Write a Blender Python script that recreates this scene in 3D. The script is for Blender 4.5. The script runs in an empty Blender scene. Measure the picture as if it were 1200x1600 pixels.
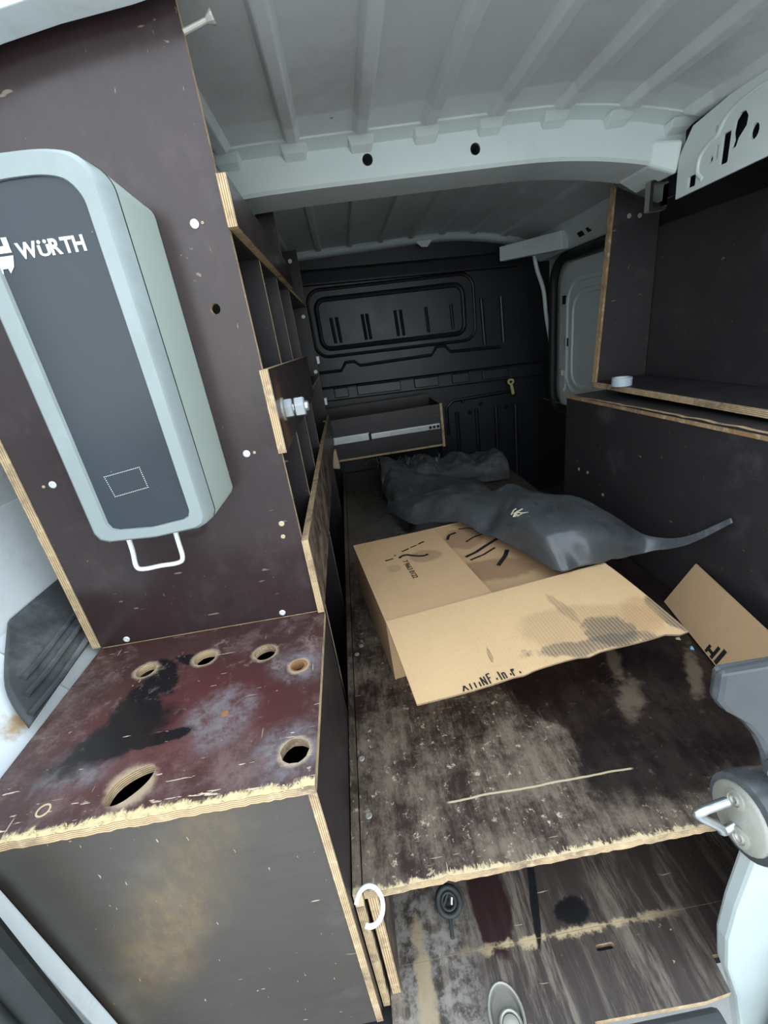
import bpy, bmesh, math, random
from mathutils import Vector, Matrix, geometry, noise
random.seed(7)
C = bpy.context.scene.collection
H = 1.08                                    # eye height above the load floor; coordinates below are measured from eye level

# ------------------------------------------------------------------ camera, world, exposure
cam = bpy.data.objects.new('camera', bpy.data.cameras.new('camera')); C.objects.link(cam)
cam.data.sensor_fit = 'HORIZONTAL'; cam.data.sensor_width = 36; cam.data.lens = 36*671.124/1200
cam.data.clip_start = .02
yaw, pit, rol = .0392534543, .388352972, .147509916
fw = Vector((math.sin(yaw)*math.cos(pit), math.cos(yaw)*math.cos(pit), -math.sin(pit)))
ri = Vector((math.cos(yaw), -math.sin(yaw), 0)); dn = fw.cross(ri)
r2 = math.cos(rol)*ri+math.sin(rol)*dn; d2 = -math.sin(rol)*ri+math.cos(rol)*dn
m = Matrix((r2, -d2, -fw)).transposed().to_4x4(); m.translation = (0, 0, H)
cam.matrix_world = m
bpy.context.scene.camera = cam
sc = bpy.context.scene
sc.view_settings.view_transform = 'Standard'; sc.view_settings.look = 'None'
sc.view_settings.gamma = 1; sc.view_settings.use_curve_mapping = False
sc.view_settings.exposure = 0.35
w = bpy.data.worlds.new('overcast_sky'); sc.world = w; w.use_nodes = True
nt = w.node_tree; bg = nt.nodes['Background']
tc = nt.nodes.new('ShaderNodeTexCoord'); sx = nt.nodes.new('ShaderNodeSeparateXYZ'); rp = nt.nodes.new('ShaderNodeValToRGB')
nt.links.new(tc.outputs['Generated'], sx.inputs[0]); nt.links.new(sx.outputs['Z'], rp.inputs[0]); nt.links.new(rp.outputs[0], bg.inputs[0])
rp.color_ramp.elements[0].color = (.84, .90, .92, 1); rp.color_ramp.elements[1].color = (.70, .84, 1.0, 1)
bg.inputs[1].default_value = 2.9

# ------------------------------------------------------------------ material helpers
class G:
    def __init__(s, name):
        s.m = bpy.data.materials.new(name); s.m.use_nodes = True; s.t = s.m.node_tree
        s.b = s.t.nodes['Principled BSDF']
        g = s.t.nodes.new('ShaderNodeNewGeometry')
        v = s.t.nodes.new('ShaderNodeVectorMath'); v.operation = 'SUBTRACT'; s.t.links.new(g.outputs['Position'], v.inputs[0]); v.inputs[1].default_value = (0, 0, H)
        s.P = v.outputs[0]
        s.X = s.Y = s.Z = None
        q = s.t.nodes.new('ShaderNodeSeparateXYZ'); s.t.links.new(s.P, q.inputs[0]); s.X, s.Y, s.Z = q.outputs
    def put(s, inp, v):
        if isinstance(v, bpy.types.NodeSocket): s.t.links.new(v, inp)
        elif isinstance(v, (tuple, list)) and len(v) == 3 and inp.type == 'RGBA': inp.default_value = (*v, 1)
        else: inp.default_value = v
    def math(s, op, a, b=0.0, c=0.0, clamp=False):
        n = s.t.nodes.new('ShaderNodeMath'); n.operation = op; n.use_clamp = clamp
        s.put(n.inputs[0], a); s.put(n.inputs[1], b); s.put(n.inputs[2], c); return n.outputs[0]
    def mix(s, f, a, b, mode='MIX'):
        n = s.t.nodes.new('ShaderNodeMix'); n.data_type = 'RGBA'; n.blend_type = mode
        s.put(n.inputs[0], f); s.put(n.inputs[6], a); s.put(n.inputs[7], b); return n.outputs[2]
    def map(s, scale=(1, 1, 1), rot=(0, 0, 0), loc=(0, 0, 0), v=None):
        n = s.t.nodes.new('ShaderNodeMapping'); s.t.links.new(v or s.P, n.inputs[0])
        n.inputs['Scale'].default_value = scale; n.inputs['Rotation'].default_value = rot; n.inputs['Location'].default_value = loc; return n.outputs[0]
    def noise(s, scale, detail=4, rough=.6, v=None, dist=0):
        n = s.t.nodes.new('ShaderNodeTexNoise'); s.t.links.new(v or s.P, n.inputs['Vector'])
        n.inputs['Scale'].default_value = scale; n.inputs['Detail'].default_value = detail; n.inputs['Roughness'].default_value = rough; n.inputs['Distortion'].default_value = dist
        return n.outputs[0]
    def step(s, v, a, b):                      # smoothstep a..b to 0..1
        n = s.t.nodes.new('ShaderNodeMapRange'); n.interpolation_type = 'SMOOTHSTEP'
        s.put(n.inputs[0], v); n.inputs[1].default_value = a; n.inputs[2].default_value = b; return n.outputs[0]
    def blob(s, c, r, soft=.35, amt=.5, sc=25, angle=0):   # patch of stain: 1 inside, ragged rim
        v = s.t.nodes.new('ShaderNodeVectorMath'); v.operation = 'SUBTRACT'; s.t.links.new(s.P, v.inputs[0]); v.inputs[1].default_value = c
        q = s.map(rot=angle if isinstance(angle, tuple) else (0, 0, angle), v=v.outputs[0]) if angle else v.outputs[0]
        q = s.map(scale=tuple(1/k for k in r), v=q)
        l = s.t.nodes.new('ShaderNodeVectorMath'); l.operation = 'LENGTH'; s.t.links.new(q, l.inputs[0])
        d = s.math('ADD', l.outputs['Value'], s.math('MULTIPLY', s.math('SUBTRACT', s.noise(sc, 7, .68), .5), amt*2.2))
        return s.math('SUBTRACT', 1, s.step(d, 1-soft, 1+soft))
    def bump(s, h, strength=.2, dist=.002):
        n = s.t.nodes.new('ShaderNodeBump'); n.inputs['Strength'].default_value = strength; n.inputs['Distance'].default_value = dist
        s.put(n.inputs['Height'], h); s.t.links.new(n.outputs[0], s.b.inputs['Normal'])
    def out(s, col=None, rough=None, metal=None, spec=None, coat=None):
        for k, v in (('Base Color', col), ('Roughness', rough), ('Metallic', metal), ('Specular IOR Level', spec), ('Coat Weight', coat)):
            if v is not None: s.put(s.b.inputs[k], v)
        return s.m

def simple(name, col, rough=.5, metal=0, var=.25, scale=14, bump=0, dirt=None):
    g = G(name); n = g.noise(scale, 5)
    c = g.mix(n, tuple(k*(1-var) for k in col), tuple(min(1, k*(1+var)) for k in col))
    if dirt: c = g.mix(g.math('MULTIPLY', g.step(g.noise(scale*.35, 6, .7), .5, .75), dirt[1]), c, dirt[0])
    if bump: g.bump(g.noise(scale*12, 3), bump)
    return g.out(c, g.math('ADD', rough-.08, g.math('MULTIPLY', n, .16)), metal)

def ply_face(name, col, col2, rough=.38, flecks=.5, grain='z', fleckcol=(.55, .45, .33), scuff=.5, extra=None):
    g = G(name)
    st = {'z': (9, 9, 1.2), 'y': (9, 1.2, 9), 'x': (1.2, 9, 9)}[grain]
    big = g.noise(3.2, 5, .6); gr = g.noise(9, 5, .65, g.map(st))
    c = g.mix(big, col, col2); c = g.mix(g.math('MULTIPLY', gr, .45), c, tuple(k*.45 for k in col))
    hazy = g.math('MULTIPLY', g.step(g.noise(7, 6, .7, g.map((1, 1, 1), (0, 0, .5), (3, 1, 2))), .52, .8), .35*scuff)
    c = g.mix(hazy, c, tuple(min(1, k*2.2+.09) for k in col2))
    f1 = g.step(g.noise(46, 4, .6, g.map((1, 1, 1), (.3, .2, .7), (5, 2, 1))), .715, .745)
    s1 = g.step(g.noise(16, 2, .5, g.map((1.0, 12, 4), (.4, .2, .9), (2, 8, 1))), .735, .76)
    s2 = g.step(g.noise(16, 2, .5, g.map((14, 1.0, 3), (.1, .5, .35), (7, 3, 4))), .745, .77)
    f = g.math('MULTIPLY', g.math('MAXIMUM', f1, g.math('MAXIMUM', s1, s2)), flecks)
    c = g.mix(f, c, fleckcol)
    r = g.math('ADD', g.math('MULTIPLY', g.noise(12, 5), .25), rough-.12)
    if extra: c, r = extra(g, c, r)
    g.bump(g.math('ADD', gr, g.math('MULTIPLY', f, -1)), .12, .001)
    return g.out(c, r)

def ply_edge():
    g = G('plywood_edge')
    u = g.t.nodes.new('ShaderNodeUVMap'); q = g.t.nodes.new('ShaderNodeSeparateXYZ'); g.t.links.new(u.outputs[0], q.inputs[0])
    w = g.math('SINE', g.math('ADD', g.math('MULTIPLY', q.outputs[1], 6.2832*4.5), g.math('MULTIPLY', g.noise(30, 3), 1.2)))
    c = g.mix(g.step(w, -.2, .75), (.62, .47, .28), (.30, .17, .075))
    c = g.mix(g.step(g.noise(18, 6, .7), .42, .75), c, (.17, .12, .08))
    c = g.mix(g.math('MULTIPLY', g.step(g.noise(55, 4), .5, .7), .5), c, (.70, .57, .36))
    g.bump(w, .35, .001)
    return g.out(c, .8)
EDGE = ply_edge()
PANEL = ply_face('film_faced_plywood', (.028, .0145, .0145), (.046, .029, .029), .22, .3, 'z')
PANELD = ply_face('film_faced_plywood_dark', (.016, .013, .015), (.030, .024, .026), .4, .35, 'z')
RPANEL = ply_face('film_faced_plywood_grey', (.026, .023, .025), (.046, .042, .045), .42, .3, 'y', scuff=.7)

def bench_extra(g, c, r):
    c = g.mix(g.math('MULTIPLY', g.step(g.noise(8, 9, .78), .46, .66), .6), c, (.24, .16, .145))
    c = g.mix(g.math('MULTIPLY', g.step(g.noise(90, 5, .8, g.map((.7, 1.4, 1))), .56, .7), .45), c, (.016, .008, .009))
    c = g.mix(g.math('MULTIPLY', g.blob((-.33, .50, -.476), (.16, .10, .5), .5, .5, 9), .55), c, (.10, .022, .022))
    for cc, rr in (((-.152, .412, -.476), (.042, .042, .2)), ((-.255, .49, -.476), (.045, .05, .2)), ((-.44, .44, -.476), (.05, .03, .2)), ((-.15, .575, -.476), (.045, .035, .2))):
        c = g.mix(g.math('MULTIPLY', g.math('MULTIPLY', g.blob(cc, rr, .45, .8, 16), g.step(g.noise(40, 6, .75), .3, .65)), .8), c, (.20, .18, .185))
    bl = g.blob((-.405, .485, -.476), (.085, .034, .3), .30, 1.0, 9, -.45)
    for cc, rr, an in (((-.40, .535, -.476), (.035, .075, .3), -.25), ((-.385, .60, -.476), (.024, .05, .3), -.5), ((-.352, .635, -.476), (.030, .010, .3), .5), ((-.345, .47, -.476), (.05, .012, .3), -.1)):
        bl = g.math('MAXIMUM', bl, g.blob(cc, rr, .18, .9, 15, an))
    c = g.mix(bl, c, (.010, .008, .009)); r = g.math('SUBTRACT', r, g.math('MULTIPLY', bl, .12))
    pale = g.math('MULTIPLY', g.step(g.noise(22, 8, .8), .54, .66), g.step(g.Y, .40, .62)); c = g.mix(g.math('MULTIPLY', pale, .35), c, (.40, .32, .27))
    chip = g.step(g.math('ADD', g.noise(20, 3, .6, g.map((1.2, 9, 1), (0, 0, -.12))), g.math('MULTIPLY', g.step(g.Y, .52, .37), .1)), .735, .76); c = g.mix(chip, c, (.62, .50, .36))
    edge = g.step(g.math('ADD', g.math('SUBTRACT', .372, g.Y), g.math('MULTIPLY', g.math('SUBTRACT', g.noise(46, 7, .8, g.map((1, .5, 1))), .55), .042)), 0, .006)
    c = g.mix(edge, c, g.mix(g.noise(120, 3), (.58, .43, .20), (.80, .68, .40)))
    for hx, hy, hr in ((-.35, .403, .036), (-.423, .625, .026), (-.323, .631, .027), (-.215, .617, .026), (-.152, .569, .022), (-.143, .41, .026)):
        c = g.mix(g.math('MULTIPLY', g.blob((hx, hy, -.476), (hr*.85, hr*.8, .2), .2, .3, 60), .7), c, (.50, .38, .25))
    return c, r
def lip_extra(g, c, r):
    c = g.mix(g.math('MULTIPLY', g.blob((-.113, .74, -.10), (.1, .035, .06), .5, .8, 40), .8), c, (.10, .045, .025))
    return c, r
LIP = ply_face('rust_marked_plywood', (.024, .015, .015), (.040, .028, .028), .36, .4, 'y', extra=lip_extra)
BENCH = ply_face('worn_red_brown_plywood', (.050, .018, .017), (.082, .036, .032), .36, .8, 'x', extra=bench_extra)
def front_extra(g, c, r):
    glow_grain = g.math('ADD', .45, g.math('MULTIPLY', g.step(g.noise(26, 8, .8, g.map((2.2, 1, .8))), .42, .62), .55))
    c = g.mix(g.math('MULTIPLY', g.math('MULTIPLY', g.blob((-.352, .36, -.69), (.05, .3, .20), .8, .8, 9, (0, -.55, 0)), glow_grain), .5), c, (.24, .155, .06))  # tan diagonal band: a warm reflection painted into the base colour
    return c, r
BFRONT = ply_face('worn_olive_plywood_painted_glow', (.058, .049, .042), (.098, .086, .072), .42, .8, 'x', extra=front_extra)

def deck_extra(g, c, r):
    gr = g.noise(10, 7, .8, g.map((4, .8, 1), (0, 0, .12)))
    dark_area = g.step(g.math('ADD', g.math('ADD', g.X, g.math('MULTIPLY', g.math('SUBTRACT', g.Y, .62), .22)), g.math('MULTIPLY', g.math('SUBTRACT', g.noise(7, 7, .65, g.map((1, .6, 1))), .5), .42)), .255, .285)  # darker, slightly glossier area towards the right, with a ragged border
    dark_area = g.math('MULTIPLY', dark_area, g.step(g.math('ADD', g.Y, g.math('MULTIPLY', g.noise(12, 5), .12)), .47, .52)); pale_area = g.math('SUBTRACT', 1, g.math('MULTIPLY', dark_area, .88))
    wear = g.math('MULTIPLY', g.step(g.math('ADD', g.math('MULTIPLY', gr, .4), g.math('MULTIPLY', g.noise(9, 9, .8), .6)), .42, .60), g.math('MULTIPLY', pale_area, .66))
    c = g.mix(dark_area, c, (.012, .007, .007)); c = g.mix(wear, c, (.27, .205, .145))
    fine = g.math('MULTIPLY', g.step(g.noise(120, 5, .8, g.map((1.6, .6, 1), (0, 0, .3))), .54, .66), g.math('MULTIPLY', pale_area, .45)); c = g.mix(fine, c, (.015, .010, .010))
    sp = g.math('MULTIPLY', g.step(g.noise(75, 5, .7), .60, .66), g.step(g.noise(6, 5, .7), .40, .56)); c = g.mix(g.math('MULTIPLY', sp, g.math('MULTIPLY', pale_area, .9)), c, (.52, .42, .30))
    r = g.math('SUBTRACT', r, g.math('MULTIPLY', dark_area, .10))
    for cc, rr, an in (((.50, .74, -.75), (.02, .06, .2), .35), ((.63, .66, -.75), (.018, .07, .2), .55), ((.47, .63, -.75), (.03, .05, .2), .5)):
        c = g.mix(g.math('MULTIPLY', g.blob(cc, (rr[0]*.7, rr[1], rr[2]), .5, 1.2, 40, an), .34), c, (.34, .25, .17))
    ln = g.math('ABSOLUTE', g.math('ADD', g.math('SUBTRACT', g.Y, .487), g.math('MULTIPLY', g.math('SUBTRACT', g.noise(7, 3), .5), .012)))
    ln = g.math('MULTIPLY', g.step(ln, .0022, .0012), g.math('MULTIPLY', g.step(g.X, .05, .06), g.step(g.X, .385, .375))); c = g.mix(ln, c, (.55, .43, .28))
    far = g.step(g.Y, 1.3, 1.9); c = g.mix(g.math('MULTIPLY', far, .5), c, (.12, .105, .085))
    edge = g.step(g.math('ADD', g.math('SUBTRACT', .391, g.Y), g.math('MULTIPLY', g.math('SUBTRACT', g.noise(55, 6, .8, g.map((1, .5, 1))), .56), .05)), 0, .005)
    c = g.mix(edge, c, g.mix(g.noise(120, 3), (.56, .42, .22), (.76, .63, .40)))
    return c, g.math('ADD', r, g.math('MULTIPLY', wear, .3))
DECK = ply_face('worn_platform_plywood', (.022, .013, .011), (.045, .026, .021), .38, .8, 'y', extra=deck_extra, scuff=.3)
def floor_extra(g, c, r):
    gr = g.noise(9, 8, .8, g.map((7, .7, 1), (0, 0, .05))); wide = g.step(g.noise(5.5, 4, .6, g.map((3, .25, 1))), .40, .58)
    c = g.mix(g.math('MULTIPLY', g.math('MULTIPLY', g.step(gr, .42, .62), wide), .62), c, (.30, .25, .19))
    c = g.mix(g.math('MULTIPLY', g.step(g.noise(70, 6, .8, g.map((2, .5, 1))), .55, .7), .4), c, (.02, .015, .015))
    left = g.math('MULTIPLY', g.step(g.X, .10, .02), g.step(g.noise(26, 8, .8), .42, .58)); c = g.mix(g.math('MULTIPLY', left, .65), c, (.36, .33, .29))
    st = g.math('MULTIPLY', g.blob((.115, .51, -1.08), (.036, .10, .3), .10, .6, 9), .95); c = g.mix(st, c, (.024, .007, .008))
    ys = g.math('MULTIPLY', g.blob((-.038, .34, -1.08), (.016, .14, .3), .3, 1.0, 30), .85); c = g.mix(ys, c, (.40, .31, .19))
    seam = g.step(g.math('ADD', g.math('ABSOLUTE', g.math('SUBTRACT', g.Y, .425)), g.math('MULTIPLY', g.noise(26, 5, .7), .05)), .034, .026)
    seam = g.math('MULTIPLY', seam, g.blob((.25, .425, -1.08), (.17, .06, .3), .5, .4, 12)); c = g.mix(seam, c, (.55, .42, .25))
    dk = g.math('MAXIMUM', g.blob((.265, .452, -1.08), (.036, .020, .3), .2, 1.1, 22), g.blob((.205, .49, -1.08), (.008, .09, .3), .15, .4, 30, .28)); c = g.mix(dk, c, (.008, .007, .008))
    return c, r
FLOOR = ply_face('worn_floor_plywood', (.046, .033, .028), (.080, .060, .052), .5, .8, 'y', extra=floor_extra)

PAINT = simple('pale_grey_green_paint', (.74, .81, .79), .32, 0, .05, 6, dirt=((.36, .38, .36), .35))
def wallpaint():
    g = G('white_body_paint'); c = g.mix(g.noise(5, 4), (.74, .79, .80), (.82, .87, .87))
    c = g.mix(g.math('MULTIPLY', g.step(g.noise(9, 6, .7), .5, .72), .3), c, (.40, .38, .34))
    c = g.mix(g.math('MULTIPLY', g.blob((-.578, .548, -.455), (.02, .035, .03), .3, .6, 40), .9), c, (.42, .25, .09))
    return g.out(c, .35)
WPAINT = wallpaint()
def roofpaint():
    g = G('roof_panel_paint'); c = g.mix(g.noise(4, 5), (.64, .655, .65), (.74, .76, .75))
    c = g.mix(g.math('MULTIPLY', g.step(g.noise(3, 6, .7), .45, .72), .6), c, (.48, .455, .44))
    c = g.mix(g.math('MULTIPLY', g.step(g.noise(30, 5, .7, g.map((1, .25, 1), (0, 0, .4))), .62, .75), g.math('MULTIPLY', g.step(g.X, .55, .9), .35)), c, (.34, .31, .30))
    band = g.math('MULTIPLY', g.step(g.math('ADD', g.Y, g.math('MULTIPLY', g.noise(9, 3), .03)), 1.135, 1.15), g.step(g.Y, 1.30, 1.28)); c = g.mix(g.math('MULTIPLY', band, .75), c, (.80, .84, .82))
    c = g.mix(g.step(g.noise(24, 3, .5, g.map((1, .8, 1), (0, 0, .3), (4, 3, 2))), .77, .79), c, (.16, .15, .15))
    return g.out(c, .42)
ROOFP = roofpaint()
BULK = simple('black_bulkhead_lining', (.006, .0075, .012), .4, 0, .3, 9)
CAVITY = simple('dark_cavity', (.008, .008, .01), .8)
PLASTIC = simple('scuffed_black_plastic', (.058, .062, .065), .26, 0, .5, 9, .12, dirt=((.22, .24, .25), .6))
SEAL = simple('black_rubber', (.016, .019, .019), .55, 0, .4, 30, .15, dirt=((.06, .07, .068), .5))
MATR = simple('dusty_rubber_mat', (.055, .06, .062), .6, 0, .4, 9, .2, dirt=((.27, .285, .285), .75))
FELT = simple('dark_felt', (.06, .06, .061), .8, 0, .5, 25, .6, dirt=((.20, .20, .195), .6))
ZINC = simple('zinc_steel', (.55, .58, .58), .3, .9, .12, 25)
DULLM = simple('dusty_cast_metal', (.40, .39, .34), .5, .5, .2, 30, .2)
SCREW = simple('screw_steel', (.75, .76, .74), .4, .3, .1)
WHITEM = simple('white_coated_wire', (.80, .82, .81), .35, 0, .06)
DOORP = simple('pale_door_paint', (.46, .52, .51), .35, 0, .04, 6)
DISP = simple('pale_grey_green_plastic', (.25, .29, .285), .36, 0, .06, 12, dirt=((.40, .45, .47), .4))
WOOD = simple('raw_wood', (.58, .45, .28), .8, 0, .25, 60, .3)
WHITE = simple('white_print', (.85, .88, .88), .5, 0, .02)
BLACKP = simple('black_print', (.012, .011, .010), .6)
TAPE = simple('pale_tape', (.50, .58, .66), .3, 0, .08)
GREENC = simple('yellow_green_plastic', (.50, .52, .20), .45, 0, .1)
GROUND = simple('pale_concrete', (.40, .395, .38), .9, 0, .2, 20)

def smoke():
    g = G('smoked_window')
    c = g.mix(g.noise(5, 4), (.020, .027, .034), (.036, .046, .056))
    c = g.mix(g.math('MULTIPLY', g.step(g.noise(20, 4, .6, g.map((1, 1, .25), (0, .3, 0))), .6, .8), .4), c, (.11, .12, .125))
    c = g.mix(g.step(g.noise(60, 4, .6), .71, .74), c, (.3, .34, .36))
    return g.out(c, .2, spec=.38)
SMOKE = smoke()

def card(name, base=(.50, .32, .17), stains=(), stripes=False):
    g = G(name); c = g.mix(g.noise(9, 5), tuple(k*.92 for k in base), tuple(k*1.08 for k in base))
    c = g.mix(g.math('MULTIPLY', g.step(g.noise(150, 3), .5, .7), .18), c, tuple(k*.7 for k in base))
    wv = g.math('SINE', g.math('MULTIPLY', g.math('ADD', g.math('MULTIPLY', g.X, math.cos(.17)), g.math('MULTIPLY', g.Y, math.sin(.17))), 6.2832/.0075))
    for cc, rr, col, k, sc_, am, *an in stains:
        f = g.math('MULTIPLY', g.blob(cc, rr, .16, am, sc_, an[0] if an else 0), k)
        if stripes: f = g.math('MULTIPLY', f, g.math('ADD', .78, g.math('MULTIPLY', wv, .22)))
        c = g.mix(f, c, col)
    g.bump(wv, .12, .0008)
    return g.out(c, .8)
CARD = card('cardboard')
CARDF = card('cardboard_flap', (.60, .395, .205), (((.40, .70, -.61), (.14, .055, .1), (.41, .26, .13), .7, 8, .55), ((.40, .650, -.615), (.13, .017, .1), (.12, .095, .07), .85, 24, .8), ((.445, .675, -.61), (.05, .038, .1), (.10, .08, .06), .85, 18, .8), ((.385, .745, -.61), (.012, .05, .1), (.24, .16, .09), .6, 30, .6, -.35), ((.585, .685, -.61), (.022, .055, .1), (.085, .07, .055), .9, 26, .6, -.3), ((.53, .70, -.61), (.04, .05, .1), (.42, .24, .10), .55, 12, .5), ((.19, .655, -.61), (.004, .02, .1), (.16, .10, .05), .7, 60, .8)), True)
CARDT = card('cardboard_top', (.53, .335, .175), (((.14, 1.065, -.59), (.045, .035, .05), (.33, .21, .11), .8, 18, .3), ((.045, 1.02, -.59), (.02, .02, .05), (.36, .24, .13), .6, 18, .5)))
CARDI = card('cardboard_inner', (.45, .28, .145), (((.30, .97, -.6), (.10, .05, .05), (.25, .14, .07), .8, 12, .5), ((.27, 1.15, -.6), (.06, .06, .05), (.24, .14, .075), .7, 14, .5)))
CARDEDGE = simple('cardboard_edge', (.30, .21, .12), .9, 0, .5, 160)

# ------------------------------------------------------------------ mesh helpers
def obj(name, bm, mats, parent=None, label=None, cat=None, group=None, kind=None, smooth=False, bevel=0, origin=None):
    """link a bmesh (verts in eye-level coordinates) as one mesh object with its origin at its base"""
    if not isinstance(mats, (list, tuple)): mats = [mats]
    vs = [v.co for v in bm.verts]
    if origin is None:
        lo = [min(v[i] for v in vs) for i in range(3)]; hi = [max(v[i] for v in vs) for i in range(3)]
        origin = Vector(((lo[0]+hi[0])/2, (lo[1]+hi[1])/2, lo[2]))
    else: origin = Vector(origin)
    bmesh.ops.translate(bm, verts=bm.verts, vec=-origin)
    bmesh.ops.recalc_face_normals(bm, faces=bm.faces)
    me = bpy.data.meshes.new(name); bm.to_mesh(me); bm.free()
    for q in mats: me.materials.append(q)
    if smooth:
        for p in me.polygons: p.use_smooth = True
        me.set_sharp_from_angle(angle=math.radians(38))
    o = bpy.data.objects.new(name, me); C.objects.link(o)
    o.location = origin+Vector((0, 0, H))
    if parent is not None:
        o.parent = parent; bpy.context.view_layer.update() if False else None
        o.location = origin+Vector((0, 0, H))-world_loc(parent)
    if bevel:
        b = o.modifiers.new('bevel', 'BEVEL'); b.width = bevel; b.segments = 2; b.limit_method = 'ANGLE'; b.harden_normals = False
    if label: o['label'] = label
    if cat: o['category'] = cat
    if group: o['group'] = group
    if kind: o['kind'] = kind
    return o
def world_loc(o):
    v = o.location.copy()
    while o.parent: o = o.parent; v += o.location
    return v
def thing(name, loc, label, cat, group=None):
    o = bpy.data.objects.new(name, None); C.objects.link(o); o.location = Vector(loc)+Vector((0, 0, H)); o.empty_display_size = .05
    o['label'] = label; o['category'] = cat
    if group: o['group'] = group
    return o
def plate(outer, axis, a, b, holes=(), bm=None):
    """flat board: outline in the two other axes, thickness a..b along axis; rim faces take material slot 1, v runs across the rim"""
    bm = bm or bmesh.new(); uvl = bm.loops.layers.uv.verify()
    def P(p, t): return {'x': (t, p[0], p[1]), 'y': (p[0], t, p[1]), 'z': (p[0], p[1], t)}[axis]
    loops = [list(outer)]+[list(h) for h in holes]
    A = [[bm.verts.new(P(p, a)) for p in l] for l in loops]; B = [[bm.verts.new(P(p, b)) for p in l] for l in loops]
    fa = [v for l in A for v in l]; fb = [v for l in B for v in l]
    if len(loops) == 1 and len(outer) <= 4: tris = [tuple(range(len(outer)))]
    else: tris = geometry.tessellate_polygon([[Vector((p[0], p[1], 0)) for p in l] for l in loops])
    for t in tris:
        for src in (fa, fb):
            try: bm.faces.new([src[i] for i in t])
            except ValueError: pass
    for la, lb in zip(A, B):
        u = 0
        for i in range(len(la)):
            j = (i+1) % len(la); d = (la[i].co-la[j].co).length
            f = bm.faces.new((la[i], la[j], lb[j], lb[i])); f.material_index = 1
            for lp, uv in zip(f.loops, ((u, 0), (u+d, 0), (u+d, 1), (u, 1))): lp[uvl].uv = uv
            u += d
    return bm
def box(x0, x1, y0, y1, z0, z1, bm=None):
    bm = bm or bmesh.new()
    v = [bm.verts.new((x, y, z)) for x in (x0, x1) for y in (y0, y1) for z in (z0, z1)]
    for f in ((0, 1, 3, 2), (4, 6, 7, 5), (0, 4, 5, 1), (2, 3, 7, 6), (0, 2, 6, 4), (1, 5, 7, 3)): bm.faces.new([v[i] for i in f])
    return bm
def hexa(p, bm=None):                                        # 8 corners: bottom four, top four
    bm = bm or bmesh.new(); v = [bm.verts.new(q) for q in p]
    for f in ((3, 2, 1, 0), (4, 5, 6, 7), (0, 1, 5, 4), (1, 2, 6, 5), (2, 3, 7, 6), (3, 0, 4, 7)): bm.faces.new([v[i] for i in f])
    return bm
def ell(cx, cy, rx, ry=None, n=24, ph=0, jag=0):
    ry = ry or rx
    return [(cx+rx*(1+random.uniform(-jag, jag))*math.cos(2*math.pi*i/n+ph), cy+ry*(1+random.uniform(-jag, jag))*math.sin(2*math.pi*i/n+ph)) for i in range(n)]
def rrect(x0, x1, y0, y1, r, n=6):
    o = []
    for cx, cy, a0 in ((x1-r, y1-r, 0), (x0+r, y1-r, 90), (x0+r, y0+r, 180), (x1-r, y0+r, 270)):
        for i in range(n+1):
            a = math.radians(a0+90*i/n); o.append((cx+r*math.cos(a), cy+r*math.sin(a)))
    return o
def smoothpath(pts, n=6, closed=False):
    p = [Vector(q) for q in pts]; o = []; N = len(p)
    for i in range(N if closed else N-1):
        g = (lambda k: p[k % N]) if closed else (lambda k: p[max(0, min(N-1, k))])
        a, b, c, d = g(i-1), g(i), g(i+1), g(i+2)
        for j in range(n):
            t = j/n; o.append(.5*((2*b)+(c-a)*t+(2*a-5*b+4*c-d)*t*t+(3*b-a-3*c+d)*t**3))
    if not closed: o.append(p[-1])
    return o
def tube(pts, r, closed=False, n=10, bm=None, flat=1.0, nrm=None):
    bm = bm or bmesh.new(); p = [Vector(q) for q in pts]; N = len(p); rings = []
    up = Vector(nrm) if nrm else None
    for i in range(N):
        t = ((p[(i+1) % N]-p[i-1]) if closed else (p[min(N-1, i+1)]-p[max(0, i-1)])).normalized()
        if up is None:
            up = Vector((0, 0, 1)) if abs(t.z) < .9 else Vector((1, 0, 0))
        a = (up-t*up.dot(t)).normalized(); b = t.cross(a); up = a if nrm is None else up
        rings.append([bm.verts.new(p[i]+r*(flat*math.cos(2*math.pi*k/n)*a+math.sin(2*math.pi*k/n)*b)) for k in range(n)])
    for i in range(N if closed else N-1):
        A, B = rings[i], rings[(i+1) % N]
        for k in range(n): bm.faces.new((A[k], A[(k+1) % n], B[(k+1) % n], B[k]))
    if not closed: bm.faces.new(rings[0][::-1]); bm.faces.new(rings[-1])
    return bm
def lathe(c, axis, prof, n=24, bm=None):
    """prof: (distance along axis, radius) pairs about centre c"""
    bm = bm or bmesh.new(); ax = Vector(axis).normalized(); a = ax.orthogonal().normalized(); b = ax.cross(a); rings = []
    for d, r in prof:
        rings.append([bm.verts.new(Vector(c)+ax*d+max(r, 1e-5)*(math.cos(2*math.pi*k/n)*a+math.sin(2*math.pi*k/n)*b)) for k in range(n)])
    for A, B in zip(rings, rings[1:]):
        for k in range(n): bm.faces.new((A[k], A[(k+1) % n], B[(k+1) % n], B[k]))
    bm.faces.new(rings[0][::-1]); bm.faces.new(rings[-1]); return bm
def loft(rows, nu=6, nv=6, bm=None):
    """smooth surface through rows of points"""
    bm = bm or bmesh.new(); R = [smoothpath(r, nu) for r in rows]; K = len(R[0])
    cols = [smoothpath([r[k] for r in R], nv) for k in range(K)]
    V = [[bm.verts.new(q) for q in c] for c in cols]
    for i in range(K-1):
        for j in range(len(V[0])-1): bm.faces.new((V[i][j], V[i+1][j], V[i+1][j+1], V[i][j+1]))
    return bm
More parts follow.
